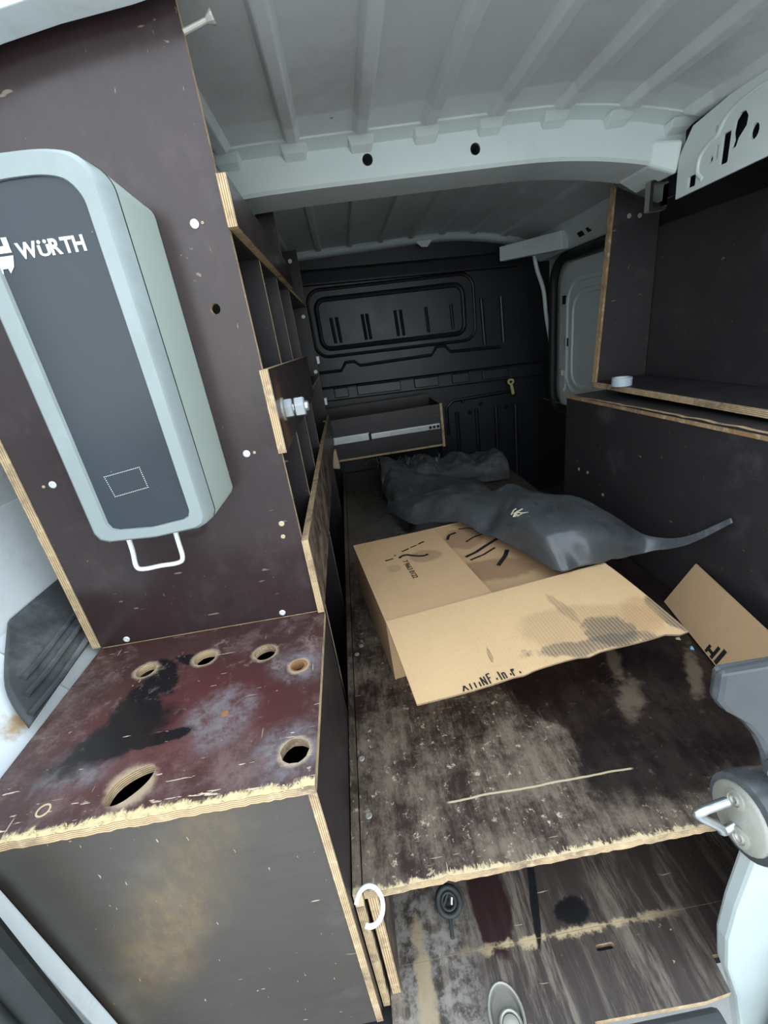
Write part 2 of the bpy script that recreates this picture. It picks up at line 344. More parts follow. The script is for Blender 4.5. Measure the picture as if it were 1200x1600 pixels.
def solid(o, t, sub=0):
    s = o.modifiers.new('thickness', 'SOLIDIFY'); s.thickness = t; s.offset = 0
    if sub: q = o.modifiers.new('smooth', 'SUBSURF'); q.levels = sub; q.render_levels = sub
def text_mesh(s, size, extrude=.0003, bold=0.0):
    cu = bpy.data.curves.new('lettering', 'FONT'); cu.body = s; cu.size = size; cu.extrude = extrude; cu.offset = bold; cu.align_x = 'LEFT'
    o = bpy.data.objects.new('lettering', cu); C.objects.link(o)
    dg = bpy.context.evaluated_depsgraph_get(); me = bpy.data.meshes.new_from_object(o.evaluated_get(dg))
    bpy.data.objects.remove(o); bm = bmesh.new(); bm.from_mesh(me); bpy.data.meshes.remove(me); return bm
def screw(p, axis, parent, r=.006, name='screw', mat=None):
    return obj(name, lathe(p, axis, ((-.001, r), (.0012, r), (.002, r*.75), (.002, r*.45), (.0006, r*.4)), 12), mat or SCREW, parent)

# ------------------------------------------------------------------ structure: body shell
def zr(x): return .432-.14*(max(0, abs(x-.2)-.3)/.7)**2
XS = [-.80+i*.05 for i in range(43)]
def roofsheet(y0, y1, th=.012):
    bm = bmesh.new(); A = []
    for x in XS: A.append([bm.verts.new((x, y, zr(x)+dz)) for y in (y0, y1) for dz in (0, th)])
    for a, b in zip(A, A[1:]):
        bm.faces.new((a[0], b[0], b[2], a[2])); bm.faces.new((a[1], a[3], b[3], b[1])); bm.faces.new((a[0], a[1], b[1], b[0])); bm.faces.new((a[2], b[2], b[3], a[3]))
    for e in (A[0], A[-1]): bm.faces.new((e[0], e[2], e[3], e[1]))
    return bm
ceiling = obj('ceiling', roofsheet(.66, 2.62), ROOFP, kind='structure', smooth=True)
RX = [-.50, -.345, -.19, -.034, .123, .278, .433, .59, .748, .905]
def ribmesh(x, y0, y1, hw=.021, hh=.019):
    bm = bmesh.new(); prof = ((-hw, .001), (-hw*.55, -hh), (hw*.55, -hh), (hw, .001)); R = []
    for y, k in ((y0, 1), (y1-.03, 1), (y1, .35)):
        R.append([bm.verts.new((x+dx, y, zr(x+dx)+(dz*k if dz < 0 else dz))) for dx, dz in prof])
    for a, b in zip(R, R[1:]):
        for i in range(3): bm.faces.new((a[i], a[i+1], b[i+1], b[i]))
        bm.faces.new((a[3], a[0], b[0], b[3]))
    bm.faces.new(R[0]); bm.faces.new(R[-1][::-1]); return bm
for x in RX:
    obj('roof_rib', ribmesh(x, .72, 1.225), ROOFP, ceiling, bevel=.003)
    obj('roof_rib', ribmesh(x, 1.42, 2.50, .018, .014), ROOFP, ceiling, bevel=.003)

# roof bow across the middle
def strip(prof, xs):                                        # prof: (y, drop below roof)
    bm = bmesh.new(); R = [[bm.verts.new((x, y, zr(x)-d)) for y, d in prof] for x in xs]; n = len(prof)
    for a, b in zip(R, R[1:]):
        for i in range(n): bm.faces.new((a[i], a[(i+1) % n], b[(i+1) % n], b[i]))
    bm.faces.new(R[0][::-1]); bm.faces.new(R[-1]); return bm
xb = [-.70+i*.045 for i in range(38)]
face_o = [(x, zr(x)-.010) for x in xb]+[(x, zr(x)-.078-.012*max(0, x)) for x in reversed(xb)]
bow = obj('trim_1', plate(face_o, 'y', 1.268, 1.273, [ell(.135, .389, .0125), ell(.399, .382, .0125)]), [PAINT, PAINT], kind='structure')
under = bmesh.new(); R = []
for x in xb:
    z = zr(x)-.078-.012*max(0, x); R.append([under.verts.new(q) for q in ((x, 1.268, z), (x, 1.274, z-.007), (x, 1.41, z-.007), (x, 1.43, zr(x)), (x, 1.425, zr(x)), (x, 1.405, z-.003), (x, 1.30, z-.003), (x, 1.273, z+.002))])
for a, b in zip(R, R[1:]):
    for i in range(8): under.faces.new((a[i], a[(i+1) % 8], b[(i+1) % 8], b[i]))
obj('bow_underside', under, PAINT, bow, smooth=True)
obj('bow_flange', strip(((1.222, -.001), (1.222, .004), (1.262, .012), (1.274, .014), (1.274, -.001)), xb), PAINT, bow, smooth=True)
for x in RX:
    obj('rib_saddle', hexa(((x-.026, 1.246, zr(x)-.020), (x+.026, 1.246, zr(x)-.020), (x+.024, 1.270, zr(x)-.030), (x-.024, 1.270, zr(x)-.030), (x-.032, 1.230, zr(x)-.004), (x+.032, 1.230, zr(x)-.004), (x+.032, 1.270, zr(x)-.008), (x-.032, 1.270, zr(x)-.008))), PAINT, bow, bevel=.003)
# front roof header above the bulkhead
obj('trim_2', strip(((2.50, 0), (2.49, .010), (2.50, .022), (2.52, .028), (2.56, .028), (2.56, 0)), [-.7+i*.05 for i in range(36)]), PAINT, kind='structure', smooth=True)
obj('trim_3', plate([(.43, zr(.4)-.024), (.46, zr(.4)-.03), (.485, zr(.4)-.052), (.515, zr(.4)-.055), (.54, zr(.4)-.03), (.58, zr(.4)-.024)], 'y', 2.494, 2.50), [PAINT, PAINT], kind='structure', bevel=.002)
# rear header and left rear pillar around the door opening
hd = [(-.80, .46), (-.80, -.30), (-.72, -.30), (-.70, .05), (-.62, .25), (-.50, .325), (-.40, .352), (-.326, .367), (-.26, .377), (-.174, .386), (-.10, .397), (.0, .405), (.4, .407), (.8, .372), (.95, .32), (1.05, .15), (1.12, -.1), (1.25, -.1), (1.25, .46)]
header = obj('trim_4', plate(hd, 'y', .655, .70), [WPAINT, WPAINT], kind='structure', bevel=.008)
obj('pressed_panel', plate([(-.305, .392), (-.196, .403), (-.10, .413), (-.10, .428), (-.29, .42)], 'y', .650, .656), [WPAINT, WPAINT], header, bevel=.003)
obj('pressed_boss', lathe((-.345, .655, .395), (0, -1, 0), ((-.002, .016), (.003, .015), (.004, .011), (.002, .009)), 20), WPAINT, header)

# left wall, wheel arch, sill
wall_left = obj('wall_left', plate([(.05, -.40), (2.62, -.40), (2.62, .44), (.05, .44)], 'x', -.735, -.70), [WPAINT, WPAINT], kind='structure')
def slab(sec, y0, y1, t):                                   # bent sheet along y from a section in x, z
    bm = bmesh.new(); A = [[bm.verts.new((x, y, z)) for x, z in sec]+[bm.verts.new((x-t, y, z-t*.5)) for x, z in reversed(sec)] for y in (y0, y1)]; n = len(A[0])
    for i in range(n): bm.faces.new((A[0][i], A[0][(i+1) % n], A[1][(i+1) % n], A[1][i]))
    bm.faces.new(A[0][::-1]); bm.faces.new(A[1]); return bm
obj('wheel_arch', slab([(-.565, -1.08), (-.565, -.50), (-.655, -.385), (-.70, -.20)], .36, 2.5, .03), WPAINT, wall_left, bevel=.006)
obj('pillar_flange', hexa(((-.585, .33, -.56), (-.562, .355, -.56), (-.562, .64, -.50), (-.63, .64, -.50), (-.66, .33, -.36), (-.635, .355, -.36), (-.655, .64, -.378), (-.69, .64, -.378))), WPAINT, wall_left, bevel=.008)
obj('rear_pillar', plate([(-.72, -.30), (-.60, -.30), (-.545, -.46), (-.512, -.55), (-.502, -.86), (-.492, -1.3), (-.72, -1.3)], 'y', .335, .356), [WPAINT, WPAINT], wall_left, bevel=.0025)
sl = obj('trim_5', tube([(-.66, .302, -.1), (-.61, .302, -.35), (-.512, .302, -.52), (-.517, .300, -.76), (-.53, .295, -1.3)], .045, n=14, flat=.55, nrm=(0, 1, 0)), SEAL, kind='structure', smooth=True)
obj('seal_lip', tube([(-.645, .272, -.1), (-.595, .272, -.35), (-.492, .276, -.52), (-.497, .274, -.76), (-.51, .265, -1.3)], .007, n=10), SEAL, sl, smooth=True)
obj('seal_lip', tube([(-.675, .268, -.1), (-.625, .268, -.35), (-.525, .270, -.52), (-.530, .268, -.76), (-.543, .26, -1.3)], .009, n=10), SEAL, sl, smooth=True)

# right wall, side door, cant rail
wall_right = obj('wall_right', plate([(.05, -1.10), (2.62, -1.10), (2.62, .40), (.05, .40)], 'x', 1.20, 1.235), [PAINT, PAINT], kind='structure')
obj('wall_liner', plate([(.30, -1.08), (1.60, -1.08), (1.60, .38), (.30, .38)], 'x', 1.10, 1.11), [PANELD, EDGE], wall_right)
obj('cant_panel', hexa(((1.118, 1.45, .252), (1.19, 1.45, .252), (1.19, 2.55, .242), (1.118, 2.55, .242), (1.04, 1.45, .345), (1.19, 1.45, .40), (1.19, 2.55, .40), (1.06, 2.55, .345))), PAINT, wall_right, bevel=.006)
for yy, zz in ((2.06, .280), (1.99, .284)):
    obj('slot', hexa(((1.095, yy-.020, zz-.008), (1.13, yy-.020, zz-.008), (1.13, yy+.020, zz-.010), (1.095, yy+.020, zz-.010), (1.082, yy-.020, zz+.008), (1.13, yy-.020, zz+.008), (1.13, yy+.020, zz+.006), (1.082, yy+.020, zz+.006))), CAVITY, wall_right)
obj('lower_liner', plate([(1.58, -1.08), (2.555, -1.08), (2.555, -.475), (1.58, -.475)], 'x', 1.125, 1.135), [PANELD, EDGE], wall_right)
def door_poly(y0, y1, z0, z1, r): return rrect(y0, y1, z0, z1, r, 8)
sdoor = obj('door_2', plate(door_poly(1.55, 2.36, -.50, .195, .10), 'x', 1.150, 1.185), [PAINT, PAINT], kind='structure', bevel=.008)
for k, rr in ((0, .10), (1, .085)):
    a = .08+.055*k; path = [(1.148, y, z) for y, z in rrect(1.50, 2.36-a, -.46+a*.6, .195-a, rr, 8)]
    obj('pressed_frame', tube(path, .012, True, 8, flat=.6, nrm=(1, 0, 0)), PAINT, sdoor, smooth=True)
for yy, zz in ((2.31, .035), (2.28, -.165)):
    obj('slot', plate(rrect(yy-.017, yy+.017, zz-.02, zz+.02, .003, 2), 'x', 1.145, 1.152), [CAVITY, CAVITY], sdoor)
obj('door_latch_pocket', plate([(2.26, -.20), (2.325, -.23), (2.325, -.38), (2.30, -.42), (2.27, -.38)], 'x', 1.140, 1.152), [PAINT, PAINT], sdoor, bevel=.006)
obj('door_clip', box(1.128, 1.14, 2.285, 2.305, -.33, -.30), SCREW, sdoor, bevel=.002)
obj('trim_6', tube([(1.13, y, z) for y, z in rrect(1.52, 2.395, -.52, .222, .12, 8)], .022, True, 10), SEAL, kind='structure', smooth=True)
fl = smoothpath([(1.075, 2.50, .27), (1.09, 2.50, .20), (1.125, 2.50, .10), (1.14, 2.50, -.02), (1.165, 2.50, -.16), (1.185, 2.50, -.30), (1.20, 2.50, -.44)], 5)
obj('trim_7', tube(fl, .011, n=8), PAINT, kind='structure', smooth=True)
rail = hexa(((1.060, 2.16, .243), (1.10, 2.18, .243), (.90, 2.46, .258), (.86, 2.42, .258), (1.055, 2.16, .318), (1.095, 2.18, .318), (.90, 2.46, .322), (.86, 2.42, .322)))
tr = obj('trim_8', rail, PAINT, kind='structure', bevel=.004)
obj('bolt_hole', lathe((.872, 2.424, .275), (-.6, -.7, 0), ((0, .007), (.004, .007)), 12), CAVITY, tr)
# perforated cant rail plate, rear right
def cant(p): return p
ry = lambda px: px
plate_o = [(1.235, .213), (1.238, .30), (1.20, .350), (1.10, .366), (.80, .378), (.40, .378), (.40, .232), (.981, .222)]
hol = [rrect(1.172, 1.197, .2255, .2495, .002, 2), rrect(1.082, 1.105, .243, .300, .003, 2), [(1.064, .266), (1.072, .262), (1.077, .268), (1.074, .279), (1.078, .292), (1.076, .312), (1.066, .322), (1.052, .322), (1.043, .310), (1.044, .294), (1.054, .284), (1.060, .278)], ell(1.022, .276, .011, .014, 14), rrect(1.112, 1.120, .258, .286, .002, 2), ell(1.131, .2635, .006, .007, 10), ell(1.125, .318, .004, .006, 10)]
cr = obj('trim_9', plate(plate_o, 'x', .90, .906, hol), [PAINT, PAINT], kind='structure')
obj('pressed_line', tube(smoothpath([(.9, 1.15, .232), (.9, 1.168, .25), (.9, 1.165, .28), (.9, 1.14, .298), (.9, 1.12, .305), (.9, 1.10, .33), (.9, 1.05, .345), (.9, .95, .352), (.9, .8, .355)], 5), .0045, n=8), PAINT, cr, smooth=True)
obj('rail_back', plate([(.40, .235), (1.32, .235), (1.32, .37), (.40, .37)], 'x', .935, .945), [CAVITY, CAVITY], cr)
obj('bow_gusset', hexa(((.845, 1.272, .300), (.899, 1.238, .268), (.899, 1.40, .268), (.845, 1.40, .300), (.845, 1.266, .352), (.899, 1.225, .335), (.899, 1.40, .335), (.845, 1.40, .352))), PAINT, cr, bevel=.006)
obj('rail_bracket', plate(rrect(.875, .925, .205, .275, .004, 2), 'y', 1.30, 1.32, [rrect(.884, .925, .213, .268, .003, 2)]), [CAVITY, DULLM], cr)

# bulkhead
bulk = obj('wall_front', plate([(-.78, -1.08), (1.25, -1.08), (1.25, -.45), (1.19, -.1), (1.10, .27), (1.0, .36), (.6, .42), (-.78, .42)], 'y', 2.56, 2.59), [BULK, BULK], kind='structure')
def brib(pts, r=.010, closed=False, name='pressed_rib'):
    return obj(name, tube([(x, 2.560, z) for x, z in pts], r, closed, 8), BULK, bulk, smooth=True)
def sk(x, z): return (x, z-.028*x)                             # the pressings run slightly downhill to the right
brib([sk(*q) for q in rrect(-.10, .70, -.035, .212, .05, 6)], .013, True)
brib([sk(*q) for q in rrect(-.14, .76, -.075, .26, .07, 6)], .009, True)
for x in (-.03, .0, .14, .165, .32, .35, .49, .63): brib([sk(x, .12), sk(x+.005, -.01)], .009)
for x in (.80, .91): brib([sk(x, .13), sk(x+.01, -.11)], .011)
brib([sk(*q) for q in ((-.2, -.155), (-.02, -.155), (.01, -.115), (.06, -.115), (.09, -.14), (.50, -.13), (.53, -.09), (.58, -.09), (.61, -.125), (.90, -.13))], .009)
obj('ledge', hexa([(-.3, 2.53, -.305), (1.15, 2.53, -.345), (1.15, 2.562, -.345), (-.3, 2.562, -.305), (-.3, 2.545, -.232), (1.15, 2.545, -.272), (1.15, 2.562, -.262), (-.3, 2.562, -.222)]), BULK, bulk, bevel=.008)
for x0, x1 in ((-.08, .0), (.05, .30), (.38, .52), (.60, .70), (.78, .93)):
    obj('ledge_pocket', hexa([(x0, 2.520, -.297-.028*x0), (x1, 2.520, -.297-.028*x1), (x1, 2.55, -.297-.028*x1), (x0, 2.55, -.297-.028*x0), (x0, 2.528, -.245-.028*x0), (x1, 2.528, -.245-.028*x1), (x1, 2.55, -.245-.028*x1), (x0, 2.55, -.245-.028*x0)]), BULK, bulk, bevel=.004)
for x in (.50, .62, .74, .86, .98): brib([(x, -.47-.02*x), (x+.004, -1.0)], .012)
brib([sk(*q) for q in ((.56, -.60), (.56, -.44), (.60, -.40), (.95, -.385))], .010)
for x, z in ((.66, -.425), (.77, -.46), (.88, -.41), (.98, -.44), (.70, -.50), (.92, -.50)):
    obj('bulkhead_stud', lathe((x, 2.56, z), (0, -1, 0), ((-.002, .013), (.006, .011), (.011, .005)), 12), BULK, bulk, smooth=True)
obj('upper_beam', hexa([(-.3, 2.52, .29), (1.0, 2.52, .235), (1.0, 2.562, .235), (-.3, 2.562, .29), (-.3, 2.53, .36), (1.0, 2.53, .305), (1.0, 2.562, .31), (-.3, 2.562, .37)]), BULK, bulk, bevel=.01)

obj('pillar_inner', plate([(.95, -1.08), (1.235, -1.08), (1.235, .40), (.95, .40)], 'y', 2.595, 2.61), [CAVITY, CAVITY], bulk)
# floor
flo = obj('floor', box(-.74, 1.235, .358, 2.62, -1.115, -1.095), CAVITY, kind='structure')
obj('floor_board', plate([(-.10, .425), (.80, .425), (.80, 2.55), (-.10, 2.55)], 'z', -1.094, -1.080), [FLOOR, EDGE], flo)
fo = [(-.10, .4245), (-.10, .27), (.19, .27), (.228, .272), (.232, .311), (.42, .308), (.466, .312), (.472, .358), (.80, .358), (.80, .4245)]
obj('floor_board', plate(fo, 'z', -1.094, -1.0803, [rrect(.282, .316, .391, .400, .004, 3), ell(.0935, .338, .027, .038, 28)]), [FLOOR, EDGE], flo)
obj('trim_10', box(-.74, .452, .12, .315, -1.19, -1.12), MATR, kind='structure', bevel=.01)
obj('ground', plate([(-9, -14), (9, -14), (9, 4), (-9, 4)], 'z', -1.75, -1.70), [GROUND, GROUND], kind='structure')

# right rear door, shut: lower panel, latch cover and striker
door = obj('door_1', plate([(.449, -.72), (.452, -.75), (.447, -.86), (.449, -.95), (.464, -1.04), (.50, -1.15), (.56, -1.4), (1.20, -1.4), (1.20, -.62), (.50, -.62)], 'y', .324, .350), [DOORP, DOORP], kind='structure', bevel=.006)
obj('door_frame', plate([(.90, -.43), (1.20, -.43), (1.20, .42), (.50, .42), (.50, .36), (.80, .33), (.90, .22)], 'y', .27, .31), [WPAINT, WPAINT], door, bevel=.010)
obj('door_seal', tube([(.585, .295, -.98), (.592, .295, -1.10), (.598, .295, -1.25), (.61, .295, -1.5)], .030, n=12), SEAL, door, smooth=True)
cov = [(.340, -.378), (.42, -.380), (.62, -.39), (.62, -.62), (.47, -.60), (.430, -.555), (.418, -.520), (.400, -.485), (.378, -.455), (.352, -.432), (.342, -.418)]
cv = obj('latch_cover', plate(cov, 'y', .322, .338), [PLASTIC, PLASTIC], door, bevel=.007)
obj('cover_dimple', lathe((.437, .323, -.540), (0, -1, 0), ((0, .017), (.006, .017), (.006, .012), (.001, .010)), 20), PLASTIC, cv, smooth=True)
ax = Vector((-.985, -.06, .16)).normalized(); cc = Vector((.4215, .333, -.650)); a1 = Vector((.0818, .809, .582)); a1 = (a1-ax*a1.dot(ax)).normalized(); b1 = ax.cross(a1)
def oval(d, ra, rb, n=28): return [cc+ax*d+a1*ra*math.cos(2*math.pi*k/n)+b1*rb*math.sin(2*math.pi*k/n) for k in range(n)]
def stack(rings):
    bm = bmesh.new(); R = [[bm.verts.new(q) for q in r] for r in rings]; n = len(R[0])
    for a, b in zip(R, R[1:]):
        for k in range(n): bm.faces.new((a[k], a[(k+1) % n], b[(k+1) % n], b[k]))
    bm.faces.new(R[0]); bm.faces.new(R[-1]); return bm
obj('striker_boot', stack([oval(-.12, .052, .047), oval(-.03, .055, .048), oval(-.010, .055, .048), oval(-.002, .052, .045), oval(0, .046, .039)]), PLASTIC, door, smooth=True)
sp = obj('striker_plate', stack([oval(-.002, .044, .0375), oval(.003, .043, .0365), oval(.005, .040, .033)]), DULLM, door, smooth=True, label='oval cast metal striker plate')
for k in (-.022, .020): obj('plate_bolt', lathe(cc+ax*.005+a1*k-b1*.010*(1 if k > 0 else -1), ax, ((-.002, .0135), (.002, .013), (.003, .009), (.001, .008), (.003, .005), (.001, .003)), 18), DULLM, sp)
q1 = cc+ax*.005+a1*.022-b1*.016; q2 = cc+ax*.005-a1*.018+b1*.010
q1, q2 = Vector((.3985, .335, -.6155)), Vector((.4265, .335, -.663))
lp = smoothpath([q1, q1+Vector((-.020, -.002, -.001)), q1+Vector((-.036, -.004, -.002)), q1+Vector((-.041, -.004, -.010)), q2+Vector((-.036, -.004, .006)), q2+Vector((-.027, -.003, -.008)), q2+Vector((-.014, -.002, -.005)), q2], 5)
obj('striker_loop', tube(lp, .0058, n=12), ZINC, door, smooth=True, label='bright steel striker loop')

# ------------------------------------------------------------------ left tool rack
rack = thing('tool_rack', (-.34, 1.45, -.48), 'tall dark plywood tool rack with open bays along the left wall', 'rack')
Yf = .7155
pan = [(-.545, -.475), (-.127, -.475), (-.127, .398), (-.30, .398), (-.545, .355)]
obj('end_panel', plate(pan, 'y', Yf, Yf+.013, [ell(-.173, .068, .0075, n=16)]), [PANEL, EDGE], rack)
obj('back_board', plate([(Yf, -.475), (2.23, -.475), (2.23, .345), (Yf, .345)], 'x', -.562, -.546), [PANELD, EDGE], rack)
for y, zt in ((.955, .214), (1.19, .214), (1.46, .395), (2.22, .395)):
    obj('upright', plate([(-.544, -.475), (-.128, -.475), (-.128, zt), (-.30, zt), (-.544, min(zt, .35))], 'y', y, y+.012), [PANELD, EDGE], rack)
for y in (.815, 1.21, 1.97):
    obj('upright', plate([(-.544, -1.075), (-.128, -1.075), (-.128, -.478), (-.544, -.478)], 'y', y, y+.012), [PANELD, EDGE], rack)
for z in (.163, -.150): obj('shelf', plate([(-.544, Yf+.014), (-.128, Yf+.014), (-.128, 1.459), (-.544, 1.459)], 'z', z, z+.010), [PANELD, EDGE], rack)
for z in (.163, -.150): obj('shelf', plate([(-.544, 1.474), (-.128, 1.474), (-.128, 2.218), (-.544, 2.218)], 'z', z, z+.010), [PANELD, EDGE], rack)
obj('shelf', plate([(-.544, Yf), (-.128, Yf), (-.128, 2.23), (-.544, 2.23)], 'z', -.490, -.476), [PANELD, EDGE], rack)
obj('lip_board', plate([(Yf-.008, .163), (1.47, .163), (1.47, .220), (Yf-.008, .224)], 'x', -.1265, -.113), [PANEL, EDGE], rack)
mid = obj('lip_board', plate([(Yf-.030, -.152), (1.47, -.152), (1.47, -.030), (Yf-.030, -.024)], 'x', -.1265, -.113), [LIP, EDGE], rack)
obj('lip_board', plate([(Yf-.01, -.474), (2.215, -.474), (2.215, -.335), (1.52, -.318), (Yf-.01, -.318)], 'x', -.1265, -.114), [DECK, EDGE], rack)
hx = lambda c, d0, d1, r: lathe(c, (1, 0, 0), ((d0, r*.92), (d0+.002, r), (d1-.002, r), (d1, r*.92)), 6)
bc = (-.113, .745, -.092)
st = obj('stud_bolt', lathe(bc, (1, 0, 0), ((-.005, .009), (.042, .009), (.044, .007)), 12), ZINC, rack)
obj('washer', lathe(bc, (1, 0, 0), ((0, .019), (.003, .019)), 20), DULLM, st)
obj('nut', hx(bc, .003, .018, .0165), ZINC, st); obj('nut', hx(bc, .020, .038, .0165), ZINC, st)
obj('panel_screw', lathe((-.115, Yf-.006, .366), (1, -.1, .22), ((-.01, .0035), (.020, .0032), (.028, .0075), (.030, .0075)), 12), DULLM, rack, label='long steel screw sticking out of the top corner')
for x, z in ((-.171, .174), (-.183, -.150), (-.500, -.151), (-.195, -.466), (-.494, -.466)): screw((x, Yf, z), (0, -1, 0), rack)
for x, z, r in ((-.155, -.283, .005), (-.158, -.308, .004), (-.160, .174, .002), (-.170, -.150, .0025), (-.515, -.152, .0025)): screw((x, Yf, z), (0, -1, 0), rack, r, 'chip', WOOD)
for x, z in ((-.163, .355), (-.151, .126), (-.142, -.122), (-.146, -.369)): screw((x, 2.22, z), (0, -1, 0), rack, .009)
for z in (-.07, -.265): obj('clip', box(-.127, -.112, 2.20, 2.225, z-.018, z+.018), SCREW, rack, bevel=.003)
obj('broken_block', hexa(((-.150, 2.16, -.60), (-.106, 2.16, -.61), (-.106, 2.20, -.60), (-.150, 2.20, -.60), (-.140, 2.16, -.515), (-.112, 2.17, -.51), (-.112, 2.20, -.505), (-.140, 2.20, -.51))), WOOD, rack, bevel=.006, label='splintered raw wood end')
# drawer pulled out over the platform
dx0, dx1, dy0, dy1, dz = -.20, .462, 2.215, 2.505, -.585
dr = obj('drawer', plate([(dx0, dy0), (dx1, dy0), (dx1, dy1), (dx0, dy1)], 'z', dz, dz+.010), [PANELD, EDGE], rack)
obj('drawer_side', plate([(dx0, dz+.010), (dx1-.013, dz+.010), (dx1-.013, -.367), (dx0, -.367)], 'y', dy0, dy0+.013), [PANELD, EDGE], dr)
obj('drawer_side', plate([(dx0, dz+.010), (dx1-.013, dz+.010), (dx1-.013, -.345), (dx0, -.345)], 'y', dy1-.013, dy1), [PANELD, EDGE], dr)
obj('drawer_front', plate([(dy0-.006, dz-.004), (dy1, dz-.004), (dy1, -.362), (dy0-.006, -.362)], 'x', dx1-.013, dx1), [PANELD, EDGE], dr)
obj('drawer_slide', box(-.16, .072, dy0-.017, dy0-.001, -.492, -.452), ZINC, dr, bevel=.003)
obj('drawer_slide', box(.060, .442, dy0-.012, dy0-.001, -.491, -.461), ZINC, dr, bevel=.003, label='bright steel runner')
obj('slide_stop', box(.066, .080, dy0-.020, dy0-.010, -.490, -.455), CAVITY, dr)
for x in (.39, .41, .43): obj('slide_hole', lathe((x, dy0-.0125, -.476), (0, -1, 0), ((0, .008), (.001, .008)), 10), CAVITY, dr)

# ------------------------------------------------------------------ towel dispenser on the rack's end panel
dis = thing('towel_dispenser', (-.31, .70, -.22), 'grey green wall dispenser with dark window and white wordmark', 'dispenser')
yb, ym, yf = Yf-.001, .625, .600
def dsec(x0, x1, z0, z1, arch, r=.016, n=27):
    """outline with an arched top: bottom-left, bottom-right, then over the top"""
    o = [(x0, z0+r), (x0+r*.3, z0+r*.3), (x0+r, z0), ((x0+x1)/2, z0-.004), (x1-r, z0), (x1-r*.3, z0+r*.3), (x1, z0+r)]
    for i in range(n):
        t = (1-math.cos(math.pi*i/(n-1)))/2; x = x1-(x1-x0)*t; s = abs(2*t-1); d = min(x-x0, x1-x); q = max(0, r*1.5-d)
        o.append((x, z1+arch*(1-s**3)-(r*1.5-math.sqrt(max(0, (r*1.5)**2-q*q)))))
    return o
def skin(secs, ys, bm=None):
    bm = bm or bmesh.new(); R = [[bm.verts.new((x, y, z)) for x, z in s] for s, y in zip(secs, ys)]; n = len(R[0])
    for a, b in zip(R, R[1:]):
        for k in range(n): bm.faces.new((a[k], a[(k+1) % n], b[(k+1) % n], b[k]))
    bm.faces.new(R[0]); bm.faces.new(R[-1][::-1]); return bm
sb = dsec(-.405, -.220, -.212, .201, .004, .010); sm = dsec(-.403, -.227, -.222, .216, .010); sf = dsec(-.397, -.234, -.224, .218, .015)
body = obj('housing', skin([sb, sb, sm], [yb, yb-.012, ym]), simple('side_lit_green_grey_plastic', (.40, .47, .42), .4, 0, .06, 12), dis, smooth=True)  # paler than the front frame: light on the sides put into the colour
big = lambda k: [(-.315+(x+.315)*k, -.003+(z+.003)*k) for x, z in sm]
obj('seam', skin([big(1.003), big(1.003)], [ym+.0004, ym-.0022]), CAVITY, dis, smooth=True)
# front frame with opening
win = dsec(-.374, -.254, -.207, .196, .014, .012)
fr = bmesh.new(); O1 = [fr.verts.new((x, ym-.002, z)) for x, z in sm]; O2 = [fr.verts.new((x, yf+.004, z)) for x, z in sf]
sf2 = [(x+(.004 if x < -.31 else -.004), z+(.003 if z < 0 else -.003)) for x, z in sf]
O3 = [fr.verts.new((x, yf, z)) for x, z in sf2]; I1 = [fr.verts.new((x, yf, z)) for x, z in win]; I2 = [fr.verts.new((x+(.003 if x < -.31 else -.003), yf+.006, z)) for x, z in win]
n = len(sm)
for A, B in ((O1, O2), (O2, O3), (O3, I1), (I1, I2)):
    for k in range(n): fr.faces.new((A[k], A[(k+1) % n], B[(k+1) % n], B[k]))
obj('front_frame', fr, DISP, dis, smooth=True)
wn = obj('window', plate([(x*1.0, z) for x, z in win], 'y', yf+.004, yf+.010), [SMOKE, SMOKE], dis)
yt = yf+.0035
def place_text(bm, x, z, y, sx=1, shear=0):
    for v in bm.verts: v.co = Vector((x+v.co.x*sx, y-v.co.z, z+v.co.y+shear*v.co.x))
    return bm
def letters(txt, cap, gap, x, z, bold):
    bm = bmesh.new()
    for ch in txt:
        um = ch == '\u00dc'; g_ = text_mesh('U' if um else ch, 1.0, .01, .03); xs = [v.co.x for v in g_.verts]; ys = [v.co.y for v in g_.verts]
        k = cap/(max(ys)-min(ys))*(.70 if um else 1); kx = cap/.75*.92
        for v in g_.verts: v.co = Vector((x+(v.co.x-min(xs))*kx, yt-v.co.z*.03, z+(v.co.y-min(ys))*k))
        w_ = (max(xs)-min(xs))*kx
        if um:
            for f_ in (.24, .76): plate(ell(x+w_*f_, z+cap*.88, cap*.12, n=12), 'y', yt-.0004, yt, bm=bm)
        x += w_+gap; me = bpy.data.meshes.new('tmp'); g_.to_mesh(me); g_.free(); bm.from_mesh(me); bpy.data.meshes.remove(me)
    return bm
obj('wordmark', letters('W\u00dcRTH', .0162, .0008, -.3475, .1355, 0), WHITE, wn, label='white printed wordmark')
em = bmesh.new()
ex, ez = -.3675, .1465
for (xa, xc_, za, zb) in ((-.014, -.008, 0, .012), (-.003, .003, 0, .012), (.008, .014, 0, .012)): plate([(ex+xa, ez+za), (ex+xc_, ez+za), (ex+xc_, ez+zb), (ex+xa, ez+zb)], 'y', yt-.0004, yt, bm=em)
plate([(ex-.014, ez-.003), (ex+.014, ez-.003), (ex+.014, ez+.004), (ex-.014, ez+.004)], 'y', yt-.0005, yt, bm=em)
plate([(ex-.014, ez-.006), (ex-.010, ez-.017), (ex-.004, ez-.023), (ex-.003, ez-.018), (ex+.003, ez-.018), (ex+.004, ez-.023), (ex+.010, ez-.017), (ex+.014, ez-.006)], 'y', yt-.0004, yt, bm=em)
obj('emblem', em, WHITE, wn, label='white printed tower emblem')
dm = bmesh.new(); rc = [(-.352, -.128), (-.302, -.122), (-.300, -.152), (-.348, -.158)]
